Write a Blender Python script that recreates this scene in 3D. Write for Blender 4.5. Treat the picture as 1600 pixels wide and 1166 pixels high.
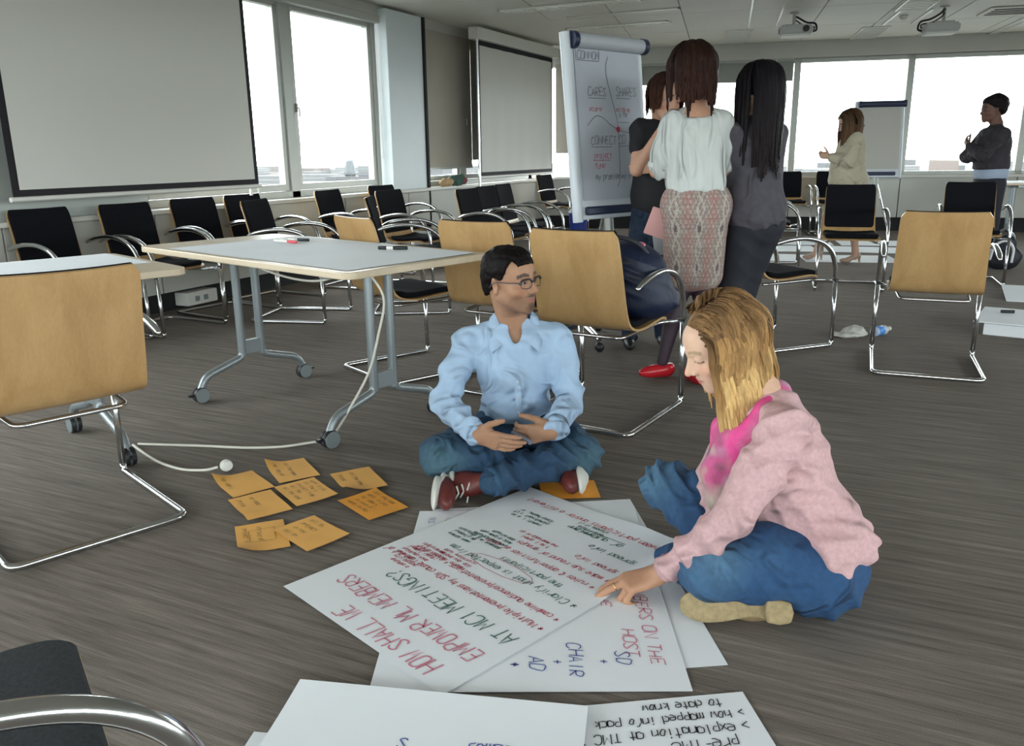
import bpy, bmesh, math, random
import numpy as np
from mathutils import Vector, Matrix, Euler
rad = math.radians
D = bpy.data
COL = bpy.context.scene.collection
for o in list(D.objects): D.objects.remove(o, do_unlink=True)
SC = bpy.context.scene

# ---------------------------------------------------------------- camera
cam = D.cameras.new('camera'); camo = D.objects.new('camera', cam); COL.objects.link(camo)
cam.sensor_width = 36; cam.sensor_fit = 'HORIZONTAL'; cam.lens = 36*1290/1600; cam.clip_start = .02; cam.clip_end = 5000
PITCH, AZ, ROLL = rad(14.9), rad(25.4), rad(.74)
fw = Vector((-math.sin(AZ)*math.cos(PITCH), math.cos(AZ)*math.cos(PITCH), -math.sin(PITCH)))
r0 = Vector((math.cos(AZ), math.sin(AZ), 0)); u0 = r0.cross(fw)
rr = r0*math.cos(ROLL)-u0*math.sin(ROLL); uu = r0*math.sin(ROLL)+u0*math.cos(ROLL)
M = Matrix((rr, uu, -fw)).transposed().to_4x4(); M.translation = Vector((0, 0, 1.18))
camo.matrix_world = M; SC.camera = camo

# ---------------------------------------------------------------- sky, light, exposure
SC.view_settings.view_transform = 'Standard'; SC.view_settings.look = 'None'
SC.view_settings.gamma = 1; SC.view_settings.use_curve_mapping = False
SC.view_settings.exposure = 0.0
SKY = 12.5
w = D.worlds.new('overcast_sky'); SC.world = w; w.use_nodes = True
bg = w.node_tree.nodes['Background']; bg.inputs[0].default_value = (.93, .965, 1, 1); bg.inputs[1].default_value = SKY
def portal(loc, normal, sx, sy):
    l = D.lights.new('window_portal', 'AREA'); l.shape = 'RECTANGLE'; l.size = sx; l.size_y = sy; l.cycles.is_portal = True
    o = D.objects.new('window_portal', l); COL.objects.link(o)
    o.rotation_mode = 'QUATERNION'
    o.rotation_quaternion = Vector(normal).to_track_quat('-Z', 'Z'); o.location = loc
TH = math.atan(.2)
FU = Vector((math.cos(TH), math.sin(TH), 0)); FN = Vector((-math.sin(TH), math.cos(TH), 0)); FO = Vector((-1.5, 13.3, 0))
def far(u, v, z=0): return FO+FU*u+FN*v+Vector((0, 0, z))     # far wall frame: u along, v outward
for (y0, y1) in ((4.9, 7.9), (-1.5, 2.6), (-5, -1.8)):
    portal((-5.3, (y0+y1)/2, 1.65), (1, 0, 0), 1.7, y1-y0)
for k in range(-2, 6):
    pass
portal(far(2.0, -.02, 1.65), -FN, 8.5, 1.65)
portal((1, -4.95, 1.6), (0, 1, 0), 11.5, 1.7)
for (y0, y1) in ((-4, 1.5), (2.5, 8)):
    portal((6.97, (y0+y1)/2, 1.65), (-1, 0, 0), 1.6, y1-y0)  # portals of the unseen windows added in the right wall

# ---------------------------------------------------------------- materials
MATS = {}
def mat(name, col, rough=.5, metal=0, var=0., vscale=8., bump=0., bscale=60., stretch=None, spec=.5, coat=0., sheen=0., trans=0., col2=None, alpha=1., attr=None, detail=3, wrinkle=0, wscale=7.):
    if name in MATS: return MATS[name]
    m = D.materials.new(name); m.use_nodes = True; nt = m.node_tree; N = nt.nodes; L = nt.links
    p = N['Principled BSDF']; c = (*col, 1)
    p.inputs['Base Color'].default_value = c; p.inputs['Roughness'].default_value = rough; p.inputs['Metallic'].default_value = metal
    p.inputs['Specular IOR Level'].default_value = spec; p.inputs['Coat Weight'].default_value = coat
    p.inputs['Sheen Weight'].default_value = sheen; p.inputs['Transmission Weight'].default_value = trans; p.inputs['Alpha'].default_value = alpha
    tc = N.new('ShaderNodeTexCoord'); mp = N.new('ShaderNodeMapping'); L.new(tc.outputs['Object'], mp.inputs[0])
    if stretch: mp.inputs['Scale'].default_value = stretch
    src = None
    if attr:
        a = N.new('ShaderNodeVertexColor'); a.layer_name = attr; src = a.outputs[0]
    if var or col2:
        n = N.new('ShaderNodeTexNoise'); n.inputs['Scale'].default_value = vscale; n.inputs['Detail'].default_value = detail
        L.new(mp.outputs[0], n.inputs['Vector'])
        mx = N.new('ShaderNodeMix'); mx.data_type = 'RGBA'
        rp = N.new('ShaderNodeMapRange'); rp.inputs[1].default_value = .3; rp.inputs[2].default_value = .7
        L.new(n.outputs[0], rp.inputs[0]); L.new(rp.outputs[0], mx.inputs[0])
        if src is not None:
            mx.blend_type = 'MULTIPLY'; mx.inputs[0].default_value = 1
            L.new(src, mx.inputs[6]); r2 = N.new('ShaderNodeMapRange'); r2.inputs[3].default_value = 1-var; r2.inputs[4].default_value = 1+var
            L.new(rp.outputs[0], r2.inputs[0]); cb = N.new('ShaderNodeCombineColor')
            for i in range(3): L.new(r2.outputs[0], cb.inputs[i])
            for l in list(mx.inputs[0].links): L.remove(l)
            mx.inputs[0].default_value = 1; L.new(cb.outputs[0], mx.inputs[7])
        else:
            c2 = col2 if col2 else tuple(max(0, x*(1-2*var)) for x in col)
            mx.inputs[6].default_value = (*[min(1, x*(1+var)) if not col2 else x for x in col], 1); mx.inputs[7].default_value = (*c2, 1)
        L.new(mx.outputs[2], p.inputs['Base Color'])
    elif src is not None: L.new(src, p.inputs['Base Color'])
    if bump:
        n2 = N.new('ShaderNodeTexNoise'); n2.inputs['Scale'].default_value = bscale; n2.inputs['Detail'].default_value = 4
        L.new(mp.outputs[0], n2.inputs['Vector'])
        b = N.new('ShaderNodeBump'); b.inputs['Strength'].default_value = min(1, bump); b.inputs['Distance'].default_value = .004
        L.new(n2.outputs[0], b.inputs['Height']); L.new(b.outputs[0], p.inputs['Normal'])
        if wrinkle:     # cloth creases: ridged, distorted noise
            n3 = N.new('ShaderNodeTexNoise'); n3.inputs['Scale'].default_value = wscale; n3.inputs['Detail'].default_value = 2; n3.inputs['Distortion'].default_value = 1.6
            n3.noise_type = 'RIDGED_MULTIFRACTAL' if hasattr(n3, 'noise_type') else n3.noise_type
            L.new(mp.outputs[0], n3.inputs['Vector']); b3 = N.new('ShaderNodeBump'); b3.inputs['Strength'].default_value = 1.0; b3.inputs['Distance'].default_value = wrinkle
            L.new(n3.outputs[0], b3.inputs['Height']); L.new(b3.outputs[0], b.inputs['Normal'])
    MATS[name] = m; return m
def glass_mat():
    m = D.materials.new('window_glass'); m.use_nodes = True; nt = m.node_tree; nt.nodes.clear()
    o = nt.nodes.new('ShaderNodeOutputMaterial'); mx = nt.nodes.new('ShaderNodeMixShader'); t = nt.nodes.new('ShaderNodeBsdfTransparent'); g = nt.nodes.new('ShaderNodeBsdfGlossy')
    t.inputs[0].default_value = (.93, .96, .95, 1); g.inputs['Roughness'].default_value = .02; mx.inputs[0].default_value = .05
    nt.links.new(t.outputs[0], mx.inputs[1]); nt.links.new(g.outputs[0], mx.inputs[2]); nt.links.new(mx.outputs[0], o.inputs[0]); return m
GLASS = glass_mat()
def wood_mat(name, c1, c2, scale=(9, 9, .7), rough=.33):
    m = D.materials.new(name); m.use_nodes = True; nt = m.node_tree; N = nt.nodes; L = nt.links; p = N['Principled BSDF']
    tc = N.new('ShaderNodeTexCoord'); mp = N.new('ShaderNodeMapping'); mp.inputs['Scale'].default_value = scale; L.new(tc.outputs['Object'], mp.inputs[0])
    n = N.new('ShaderNodeTexNoise'); n.inputs['Scale'].default_value = 1.5; n.inputs['Detail'].default_value = 4; n.inputs['Distortion'].default_value = .6; L.new(mp.outputs[0], n.inputs['Vector'])
    n2 = N.new('ShaderNodeTexNoise'); n2.inputs['Scale'].default_value = 22; n2.inputs['Detail'].default_value = 2; L.new(mp.outputs[0], n2.inputs['Vector'])
    ad = N.new('ShaderNodeMath'); ad.operation = 'MULTIPLY_ADD'; ad.inputs[1].default_value = .35; L.new(n2.outputs[0], ad.inputs[0]); L.new(n.outputs[0], ad.inputs[2])
    rp = N.new('ShaderNodeMapRange'); rp.inputs[1].default_value = .45; rp.inputs[2].default_value = .95; L.new(ad.outputs[0], rp.inputs[0])
    mx = N.new('ShaderNodeMix'); mx.data_type = 'RGBA'; mx.inputs[6].default_value = (*c1, 1); mx.inputs[7].default_value = (*c2, 1)
    L.new(rp.outputs[0], mx.inputs[0]); L.new(mx.outputs[2], p.inputs['Base Color']); p.inputs['Roughness'].default_value = rough; p.inputs['Coat Weight'].default_value = .15; p.inputs['Coat Roughness'].default_value = .3
    return m
BEECH = wood_mat('beech_plywood', (.50, .315, .140), (.37, .215, .085))
BEECH2 = wood_mat('beech_plywood_pale', (.54, .38, .23), (.42, .29, .17))
MAPLE = wood_mat('maple_laminate', (.60, .50, .36), (.52, .42, .30), (1.2, 12, 12), .4)
CHROME = mat('chrome', (.62, .63, .64), .16, 1.0)
STEEL = mat('satin_grey_steel', (.30, .335, .35), .38, .55)
BLACKF = mat('black_wool_fabric', (.007, .007, .010), .95, var=.2, vscale=150, bump=.3, bscale=400, spec=.15)
SLATEF = mat('slate_fabric', (.030, .036, .043), .95, var=.15, vscale=150, bump=.3, bscale=500)
BLACKP = mat('black_plastic', (.012, .012, .014), .45)
GREYP = mat('grey_plastic', (.20, .23, .24), .45)
WHITEP = mat('white_plastic', (.68, .67, .62), .45)
PANEL = mat('light_grey_panel', (.50, .50, .455), .6, var=.03, vscale=2)
COLUMN = mat('pale_blue_column', (.62, .68, .70), .5, var=.02, vscale=2)
FRAMEM = mat('grey_aluminium_frame', (.40, .41, .38), .45, .3)
SILLM = mat('pale_sill', (.60, .59, .54), .45)
DARK = mat('dark_recess', (.010, .010, .011), .8)
PAPER = mat('white_paper', (.83, .86, .90), .75, var=.015, vscale=3)
BORDER = mat('black_screen_border', (.010, .008, .012), .8)
SCREENM = mat('matte_white_screen', (.62, .615, .57), .9)
BLIND = mat('taupe_roller_blind', (.40, .37, .31), .9, var=.04, vscale=1.5)

def carpet():
    m = D.materials.new('streaked_grey_carpet'); m.use_nodes = True; nt = m.node_tree; N = nt.nodes; L = nt.links; p = N['Principled BSDF']
    tc = N.new('ShaderNodeTexCoord')
    def noise(sc, s, det, rough=.6):
        mp = N.new('ShaderNodeMapping'); mp.inputs['Scale'].default_value = sc; L.new(tc.outputs['Object'], mp.inputs[0])
        n = N.new('ShaderNodeTexNoise'); n.inputs['Scale'].default_value = s; n.inputs['Detail'].default_value = det; n.inputs['Roughness'].default_value = rough
        L.new(mp.outputs[0], n.inputs['Vector']); return n.outputs[0]
    a = noise((.9, 22, 1), 2.2, 4, .65); b = noise((3, 90, 1), 2.5, 2); c = noise((1, 1, 1), 420, 1); d = noise((1, 1, 1), .5, 2)
    def madd(x, k, y):
        q = N.new('ShaderNodeMath'); q.operation = 'MULTIPLY_ADD'; L.new(x, q.inputs[0]); q.inputs[1].default_value = k
        if isinstance(y, float): q.inputs[2].default_value = y
        else: L.new(y, q.inputs[2])
        return q.outputs[0]
    s = madd(a, 1.0, madd(b, .45, madd(c, .5, madd(d, .3, -.62))))
    rp = N.new('ShaderNodeValToRGB'); e = rp.color_ramp.elements
    e[0].position = .26; e[0].color = (.112, .096, .082, 1); e[1].position = .84; e[1].color = (.30, .266, .232, 1)
    x = rp.color_ramp.elements.new(.55); x.color = (.195, .170, .148, 1)
    L.new(s, rp.inputs[0]); L.new(rp.outputs[0], p.inputs['Base Color']); p.inputs['Roughness'].default_value = .95; p.inputs['Specular IOR Level'].default_value = .15
    bmp = N.new('ShaderNodeBump'); bmp.inputs['Strength'].default_value = .5; bmp.inputs['Distance'].default_value = .003; L.new(s, bmp.inputs['Height']); L.new(bmp.outputs[0], p.inputs['Normal'])
    return m

# ---------------------------------------------------------------- mesh helpers
class MB:
    def __init__(s): s.v = []; s.f = []
    def add(s, vs, fs):
        b = len(s.v); s.v += [tuple(v) for v in vs]; s.f += [tuple(i+b for i in f) for f in fs]; return s
    def box(s, c, d, rot=None, ch=0):
        x, y, z = d[0]/2, d[1]/2, d[2]/2
        if ch:
            bm = bmesh.new(); bmesh.ops.create_cube(bm, size=1)
            for v in bm.verts: v.co = Vector((v.co.x*2*x, v.co.y*2*y, v.co.z*2*z))
            bmesh.ops.bevel(bm, geom=bm.edges[:], offset=ch, segments=2, affect='EDGES')
            bm.verts.ensure_lookup_table(); vs = [v.co.copy() for v in bm.verts]; fs = [[v.index for v in f.verts] for f in bm.faces]; bm.free()
        else:
            vs = [Vector(p) for p in ((-x, -y, -z), (x, -y, -z), (x, y, -z), (-x, y, -z), (-x, -y, z), (x, -y, z), (x, y, z), (-x, y, z))]
            fs = [(0, 3, 2, 1), (4, 5, 6, 7), (0, 1, 5, 4), (1, 2, 6, 5), (2, 3, 7, 6), (3, 0, 4, 7)]
        if rot is not None: vs = [rot @ v for v in vs]
        return s.add([v+Vector(c) for v in vs], fs)
    def bx(s, a, b): return s.box([(a[i]+b[i])/2 for i in range(3)], [abs(b[i]-a[i]) for i in range(3)])
    def tube(s, pts, r, n=10, cap=True, flat=1.0, up=None):
        pts = [Vector(p) for p in pts]; m = len(pts); rs = r if isinstance(r, (list, tuple)) else [r]*m
        t0 = (pts[1]-pts[0]).normalized(); ref = Vector(up) if up else (Vector((0, 0, 1)) if abs(t0.z) < .9 else Vector((1, 0, 0)))
        a = (ref-t0*ref.dot(t0)).normalized(); vs = []
        for i in range(m):
            t = (pts[min(i+1, m-1)]-pts[max(i-1, 0)])
            t = t.normalized() if t.length > 1e-9 else t0
            a = a-t*a.dot(t); a = a.normalized() if a.length > 1e-6 else t.orthogonal().normalized(); b = t.cross(a)
            for k in range(n):
                th = 2*math.pi*k/n; vs.append(pts[i]+(a*math.cos(th)*flat+b*math.sin(th))*rs[i])
        fs = [(i*n+k, i*n+(k+1) % n, (i+1)*n+(k+1) % n, (i+1)*n+k) for i in range(m-1) for k in range(n)]
        if cap: fs += [tuple(range(n))[::-1], tuple(range((m-1)*n, m*n))]
        return s.add(vs, fs)
    def lathe(s, prof, c=(0, 0, 0), n=24, rot=None):
        vs = []
        for (r, z) in prof:
            for k in range(n):
                th = 2*math.pi*k/n; v = Vector((r*math.cos(th), r*math.sin(th), z))
                vs.append((rot @ v if rot is not None else v)+Vector(c))
        m = len(prof); fs = [(i*n+k, i*n+(k+1) % n, (i+1)*n+(k+1) % n, (i+1)*n+k) for i in range(m-1) for k in range(n)]
        fs += [tuple(range(n))[::-1], tuple(range((m-1)*n, m*n))]
        return s.add(vs, fs)
    def prism(s, pts, z0, z1, mx=None):
        n = len(pts); vs = [Vector((p[0], p[1], z0)) for p in pts]+[Vector((p[0], p[1], z1)) for p in pts]
        if mx is not None: vs = [mx @ v for v in vs]
        return s.add(vs, [tuple(range(n))[::-1], tuple(range(n, 2*n))]+[(i, (i+1) % n, n+(i+1) % n, n+i) for i in range(n)])
    def sphere(s, c, r, n=12):
        r = r if isinstance(r, (tuple, list)) else (r, r, r)
        prof = [(math.sin(math.pi*i/n), -math.cos(math.pi*i/n)) for i in range(1, n)]
        b = MB().lathe(prof, n=n*2); return s.add([(v[0]*r[0]+c[0], v[1]*r[1]+c[1], v[2]*r[2]+c[2]) for v in b.v], b.f)
    def grid(s, rows):
        m, n = len(rows), len(rows[0]); vs = [p for r in rows for p in r]
        return s.add(vs, [(i*n+j, i*n+j+1, (i+1)*n+j+1, (i+1)*n+j) for i in range(m-1) for j in range(n-1)])
def roundpath(pts, r, seg=5):
    pts = [Vector(p) for p in pts]; out = [pts[0]]
    for i in range(1, len(pts)-1):
        a, b, c = pts[i-1], pts[i], pts[i+1]; d1 = (a-b); d2 = (c-b); q = min(r, d1.length*.48, d2.length*.48)
        p0 = b+d1.normalized()*q; p2 = b+d2.normalized()*q
        for k in range(seg+1):
            t = k/seg; out.append(p0*(1-t)**2+b*2*t*(1-t)+p2*t*t)
    out.append(pts[-1]); return out
def catmull(pts, seg=8):
    P = [Vector(p) for p in pts]; P = [P[0]*2-P[1]]+P+[P[-1]*2-P[-2]]; out = []
    for i in range(1, len(P)-2):
        for k in range(seg):
            t = k/seg; a, b, c, d = P[i-1], P[i], P[i+1], P[i+2]
            out.append(.5*((2*b)+(c-a)*t+(2*a-5*b+4*c-d)*t*t+(3*b-a-3*c+d)*t**3))
    out.append(P[-2]); return out
def ob(name, mb, m, parent=None, smooth=False, bevel=0, loc=None, rotz=None, angle=None, mesh=None):
    if mesh is None:
        mesh = D.meshes.new(name); mesh.from_pydata(mb.v, [], mb.f); mesh.materials.append(m); mesh.update()
        bm = bmesh.new(); bm.from_mesh(mesh); bmesh.ops.recalc_face_normals(bm, faces=bm.faces); bm.to_mesh(mesh); bm.free()
    o = D.objects.new(name, mesh); COL.objects.link(o)
    if smooth:
        for p in mesh.polygons: p.use_smooth = True
        if smooth == 'auto':
            bm = bmesh.new(); bm.from_mesh(mesh)
            for e in bm.edges:
                if len(e.link_faces) == 2 and e.calc_face_angle(0) > rad(angle or 35): e.smooth = False
            bm.to_mesh(mesh); bm.free()
    if bevel:
        b = o.modifiers.new('bevel', 'BEVEL'); b.width = bevel; b.segments = 2; b.limit_method = 'ANGLE'; b.angle_limit = rad(40)
    if parent: o.parent = parent
    if loc is not None: o.location = loc
    if rotz is not None: o.rotation_euler = (0, 0, rotz)
    return o
def thing(name, label, cat, loc=(0, 0, 0), rotz=0, group=None):
    o = D.objects.new(name, None); COL.objects.link(o); o.location = loc; o.rotation_euler = (0, 0, rotz); o.empty_display_size = .1
    return tag(o, label, cat, group)
def tag(o, label, cat, group=None):
    o['label'] = label; o['category'] = cat
    if group: o['group'] = group
    return o
def struct(name, mb, m, parent=None, **k):
    o = ob(name, mb, m, parent, **k); o['kind'] = 'structure'; return o
def dup(root, loc, rotz, label, group=None):
    r = root.copy(); COL.objects.link(r); r.location = loc; r.rotation_euler = (0, 0, rotz); r['label'] = label
    if group: r['group'] = group
    for ch in list(root.children):
        c = ch.copy(); COL.objects.link(c); c.parent = r
        for g in ch.children:
            d = g.copy(); COL.objects.link(d); d.parent = c
    return r
def rot2(th): return Matrix.Rotation(th, 3, 'Z')

# ================================================================ THE ROOM
YB, XR = -5.0, 7.0
CZ = 2.68
fl = MB(); fl.add([(-5.6, YB-.3, 0), (XR+.3, YB-.3, 0), (XR+.3, 16, 0), (-5.6, 16, 0), (-5.6, YB-.3, -.2), (XR+.3, YB-.3, -.2), (XR+.3, 16, -.2), (-5.6, 16, -.2)],
   [(0, 1, 2, 3), (4, 7, 6, 5), (0, 4, 5, 1), (1, 5, 6, 2), (2, 6, 7, 3), (3, 7, 4, 0)])
struct('floor', fl, carpet())
CEILM = mat('painted_metal_ceiling', (.70, .69, .63), .55, var=.02, vscale=1)
ceil = MB().bx((-5.7, YB-.3, CZ+.03), (XR+.3, 16.2, CZ+.25)); ceilo = struct('ceiling', ceil, CEILM)
# ceiling panels hung under the slab, in rows that follow the rotated grid of the far wing
cpmesh = MB().box((0, 0, 0), (.752, 1.492, .026), ch=.004); first = None
cgo = FO+FN*(-.01)
for iv in range(0, 12):
    for iu in range(-6, 8):
        u = -.15+.76*(iu+.5); v = -.12-1.5*(iv+.5); p = far(u, v, CZ+.014)
        if p.x < -5.0+.75 or p.x > 4.2 or p.y < 3.0: continue
        if iv < 5 and (iu % 2 == 0) and False: continue
        o = ob('ceiling_panel', cpmesh, CEILM, ceilo, mesh=first); first = o.data; o.location = p; o.rotation_euler = (0, 0, TH)

# left wall: apron panels, columns, windows
lw = MB().bx((-5.45, YB, 0), (-5.33, 12.5, .78)); lw.bx((-5.45, YB, 2.6), (-5.3, 12.6, CZ+.03))
wl = struct('wall_left', lw, PANEL)
apm = None; ap = MB().box((0, 0, 0), (.16, 1.19, .60), ch=.003)
for k in range(15):
    y = -5+1.2*(k+.5)
    if y > 12.3: continue
    o = ob('apron_panel', ap, PANEL, wl, mesh=apm); apm = o.data; o.location = (-5.25, y, .46)
ob('recess', MB().bx((-5.32, YB, 0), (-5.26, 12.4, .17)), DARK, wl)
for (y0, y1) in ((7.9, 8.66), (2.7, 4.6), (-1.9, -1.2)):
    c = MB().bx((-5.4, y0+.04, 0), (-5.19, y1, CZ)) if y0 > 5 else MB().bx((-5.4, y0, .7), (-5.22, y1, CZ))
    ob('column', c, COLUMN if y0 > 5 else mat('grey_column', (.46, .49, .46), .6), wl, bevel=.01)
ob('column_joint', MB().bx((-5.3, 8.66, 0), (-5.17, 8.70, CZ)), DARK, wl)
struct('trim_1', MB().bx((-5.36, YB, .765), (-5.12, 12.45, .80)), SILLM, bevel=.006)
ob('outlet_box', MB().bx((-5.26, 4.78, .03), (-5.12, 5.1, .135)), WHITEP, wl, bevel=.006)
ob('outlet_socket', MB().bx((-5.121, 4.86, .06), (-5.112, 4.90, .10)).bx((-5.121, 4.95, .06), (-5.112, 4.99, .10)), GREYP, wl)

def window_left(n, y0, y1, mull, blinds=None):
    """aluminium window filling y0..y1 of the left wall, mullions at the given y"""
    r = D.objects.new('window_%d' % n, None); COL.objects.link(r); r['kind'] = 'structure'; r.location = (-5.35, y0, .8)
    h = 1.80; W = y1-y0; g = lambda a, b: MB().bx(a, b)
    fr = MB(); fr.bx((-.06, 0, 0), (.05, W, .06)); fr.bx((-.06, 0, h-.06), (.05, W, h)); fr.bx((-.06, 0, 0), (.05, .06, h)); fr.bx((-.06, W-.06, 0), (.05, W, h))
    for m_ in mull: fr.bx((-.07, m_-y0-.06, 0), (.05, m_-y0+.06, h))
    ob('window_frame', fr, FRAMEM, r, bevel=.004)
    ed = [y0]+list(mull)+[y1]
    for a, b in zip(ed[:-1], ed[1:]):
        a0, b0 = a-y0+.075, b-y0-.075
        s = MB(); s.bx((-.04, a0, .065), (.035, b0, .125)); s.bx((-.04, a0, h-.12), (.035, b0, h-.065)); s.bx((-.04, a0, .12), (.035, a0+.05, h-.1)); s.bx((-.04, b0-.05, .12), (.035, b0, h-.1))
        so = ob('sash', s, FRAMEM, r, bevel=.005)
        ob('pane', MB().bx((-.006, a0+.04, .11), (.0, b0-.04, h-.11)), GLASS, so)
        ob('handle', MB().bx((.035, a0+.015, .78), (.055, a0+.035, .86)).tube([(.05, a0+.025, .82), (.075, a0+.025, .82), (.075, a0+.025, .74)], .008, 8), FRAMEM, so)
    return r
w1 = window_left(1, 4.62, 7.88, [6.42])
for yy in (6.50, 7.86):
    ob('blind_cord', MB().tube(catmull([(.06, yy-4.62, 1.7), (.065, yy-4.62, .9), (.09, yy-4.64, .42), (.075, yy-4.59, .40), (.065, yy-4.60, 1.0), (.06, yy-4.60, 1.7)]), .003, 6), WHITEP, w1)
ob('blind_cassette', MB().bx((-.02, 0, 1.72), (.12, 3.26, 1.80)), FRAMEM, w1, bevel=.01)
window_left(2, -1.15, 2.66, [.8]); window_left(3, -4.9, -1.95, [-3.4]); w4 = window_left(4, 8.72, 12.3, [9.75, 11.9])
for (a, b, zb) in ((8.74, 10.0, 1.02), (10.01, 12.25, 1.12)):
    ob('roller_blind', MB().bx((.055, a-8.72, zb-.8), (.06, b-8.72, 1.79)), BLIND, w4)
    ob('blind_bar', MB().bx((.05, a-8.72, zb-.82), (.066, b-8.72, zb-.795)), FRAMEM, w4)
# far wall
fw_ = MB()
def fbox(mb, u0, u1, v0, v1, z0, z1):
    return mb.add([far(a, b, c) for a, b, c in ((u0, v0, z0), (u1, v0, z0), (u1, v1, z0), (u0, v1, z0), (u0, v0, z1), (u1, v0, z1), (u1, v1, z1), (u0, v1, z1))],
                  [(0, 3, 2, 1), (4, 5, 6, 7), (0, 1, 5, 4), (1, 2, 6, 5), (2, 3, 7, 6), (3, 0, 4, 7)])
fbox(fw_, -3.9, 9, .1, .2, 0, .8); fbox(fw_, -3.9, 9, -.02, .2, 2.46, 2.72)
wfar = struct('wall_far', fw_, PANEL)
ob('recess', fbox(MB(), -3.9, 9, .04, .1, 0, .2), DARK, wfar)
for k in range(-3, 6):
    u = -.15+1.53*k
    if u+1.53 > 9: continue
    ob('apron_panel', fbox(MB(), u+.006, u+1.524, 0, .1, .2, .77), PANEL, wfar, bevel=.003)
ob('outlet_box', fbox(MB(), .55, .85, -.01, .04, .05, .14), WHITEP, wfar)
struct('trim_2', fbox(MB(), -3.9, 9, -.05, .22, .77, .81), SILLM, bevel=.005)
for k, j in zip(range(-2, 6), range(5, 13)):
    u = -.15+1.53*k; r = D.objects.new('window_%d' % j, None); COL.objects.link(r); r['kind'] = 'structure'; r.location = far(u, 0, .81); r.rotation_euler = (0, 0, TH)
    fr = MB(); W = 1.53; h = 1.64
    fr.bx((0-.045, .02, 0), (.045, .14, h)).bx((0, .02, 0), (W, .14, .05)).bx((0, .02, h-.05), (W, .14, h))
    ob('window_frame', fr, FRAMEM, r, bevel=.004)
    ob('pane', MB().bx((.04, .07, .04), (W-.04, .076, h-.04)), GLASS, r)
    if j in (5, 6):
        bl = MB()
        for i in range(15): bl.box((W/2, -.005, h-.02-.016*i), (W-.12, .03, .002), Matrix.Rotation(rad(55), 3, 'X'))
        b = ob('venetian_blind', MB().bx((.05, -.025, h-.03), (W-.05, .015, h+.01)), mat('blind_grey', (.32, .33, .30), .6), r)
        for i in range(15): 
            s = ob('slat', MB().box((W/2, -.005, h-.045-.016*i), (W-.12, .026, .0015), Matrix.Rotation(rad(60), 3, 'X')), MATS['blind_grey'], b)
        for q in (.3, W-.3): ob('ladder_cord', MB().tube([(q, -.025, h), (q, -.025, h-.28)], .006, 6), WHITEP, b)
        ob('bottom_rail', MB().bx((.06, -.02, h-.3), (W-.06, .01, h-.28)), MATS['blind_grey'], b)
ob('roller_blind', fbox(MB(), -3.72, -2.55, -.03, -.024, 1.17, 2.5), BLIND, wfar)
# right and rear walls (behind the camera); right-hand windows are added for more light
wr = MB().bx((XR, YB, 0), (XR+.15, 15.5, .8)).bx((XR, YB, 2.46), (XR+.15, 15.5, CZ+.03)).bx((XR, YB, .8), (XR+.15, -4, 2.46)).bx((XR, 1.5, .8), (XR+.15, 2.5, 2.46)).bx((XR, 8, .8), (XR+.15, 15.5, 2.46))
wro = struct('wall_right', wr, PANEL)
ob('pane', MB().bx((XR+.06, -4, .8), (XR+.066, 1.5, 2.46)), GLASS, wro); ob('pane', MB().bx((XR+.06, 2.5, .8), (XR+.066, 8, 2.46)), GLASS, wro)  # unseen panes, added to let more daylight into the room
wb = MB().bx((-5.4, YB-.15, 0), (XR, YB, .8)).bx((-5.4, YB-.15, 2.45), (XR, YB, CZ+.03))
wbo = struct('wall_rear', wb, PANEL)
for k in range(7): ob('mullion', MB().bx((-5.0+1.95*k-.06, YB-.12, .8), (-5.0+1.95*k+.06, YB-.02, 2.45)), FRAMEM, wbo)
ob('pane', MB().bx((-5.2, YB-.08, .8), (XR, YB-.07, 2.45)), GLASS, wbo)

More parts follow.
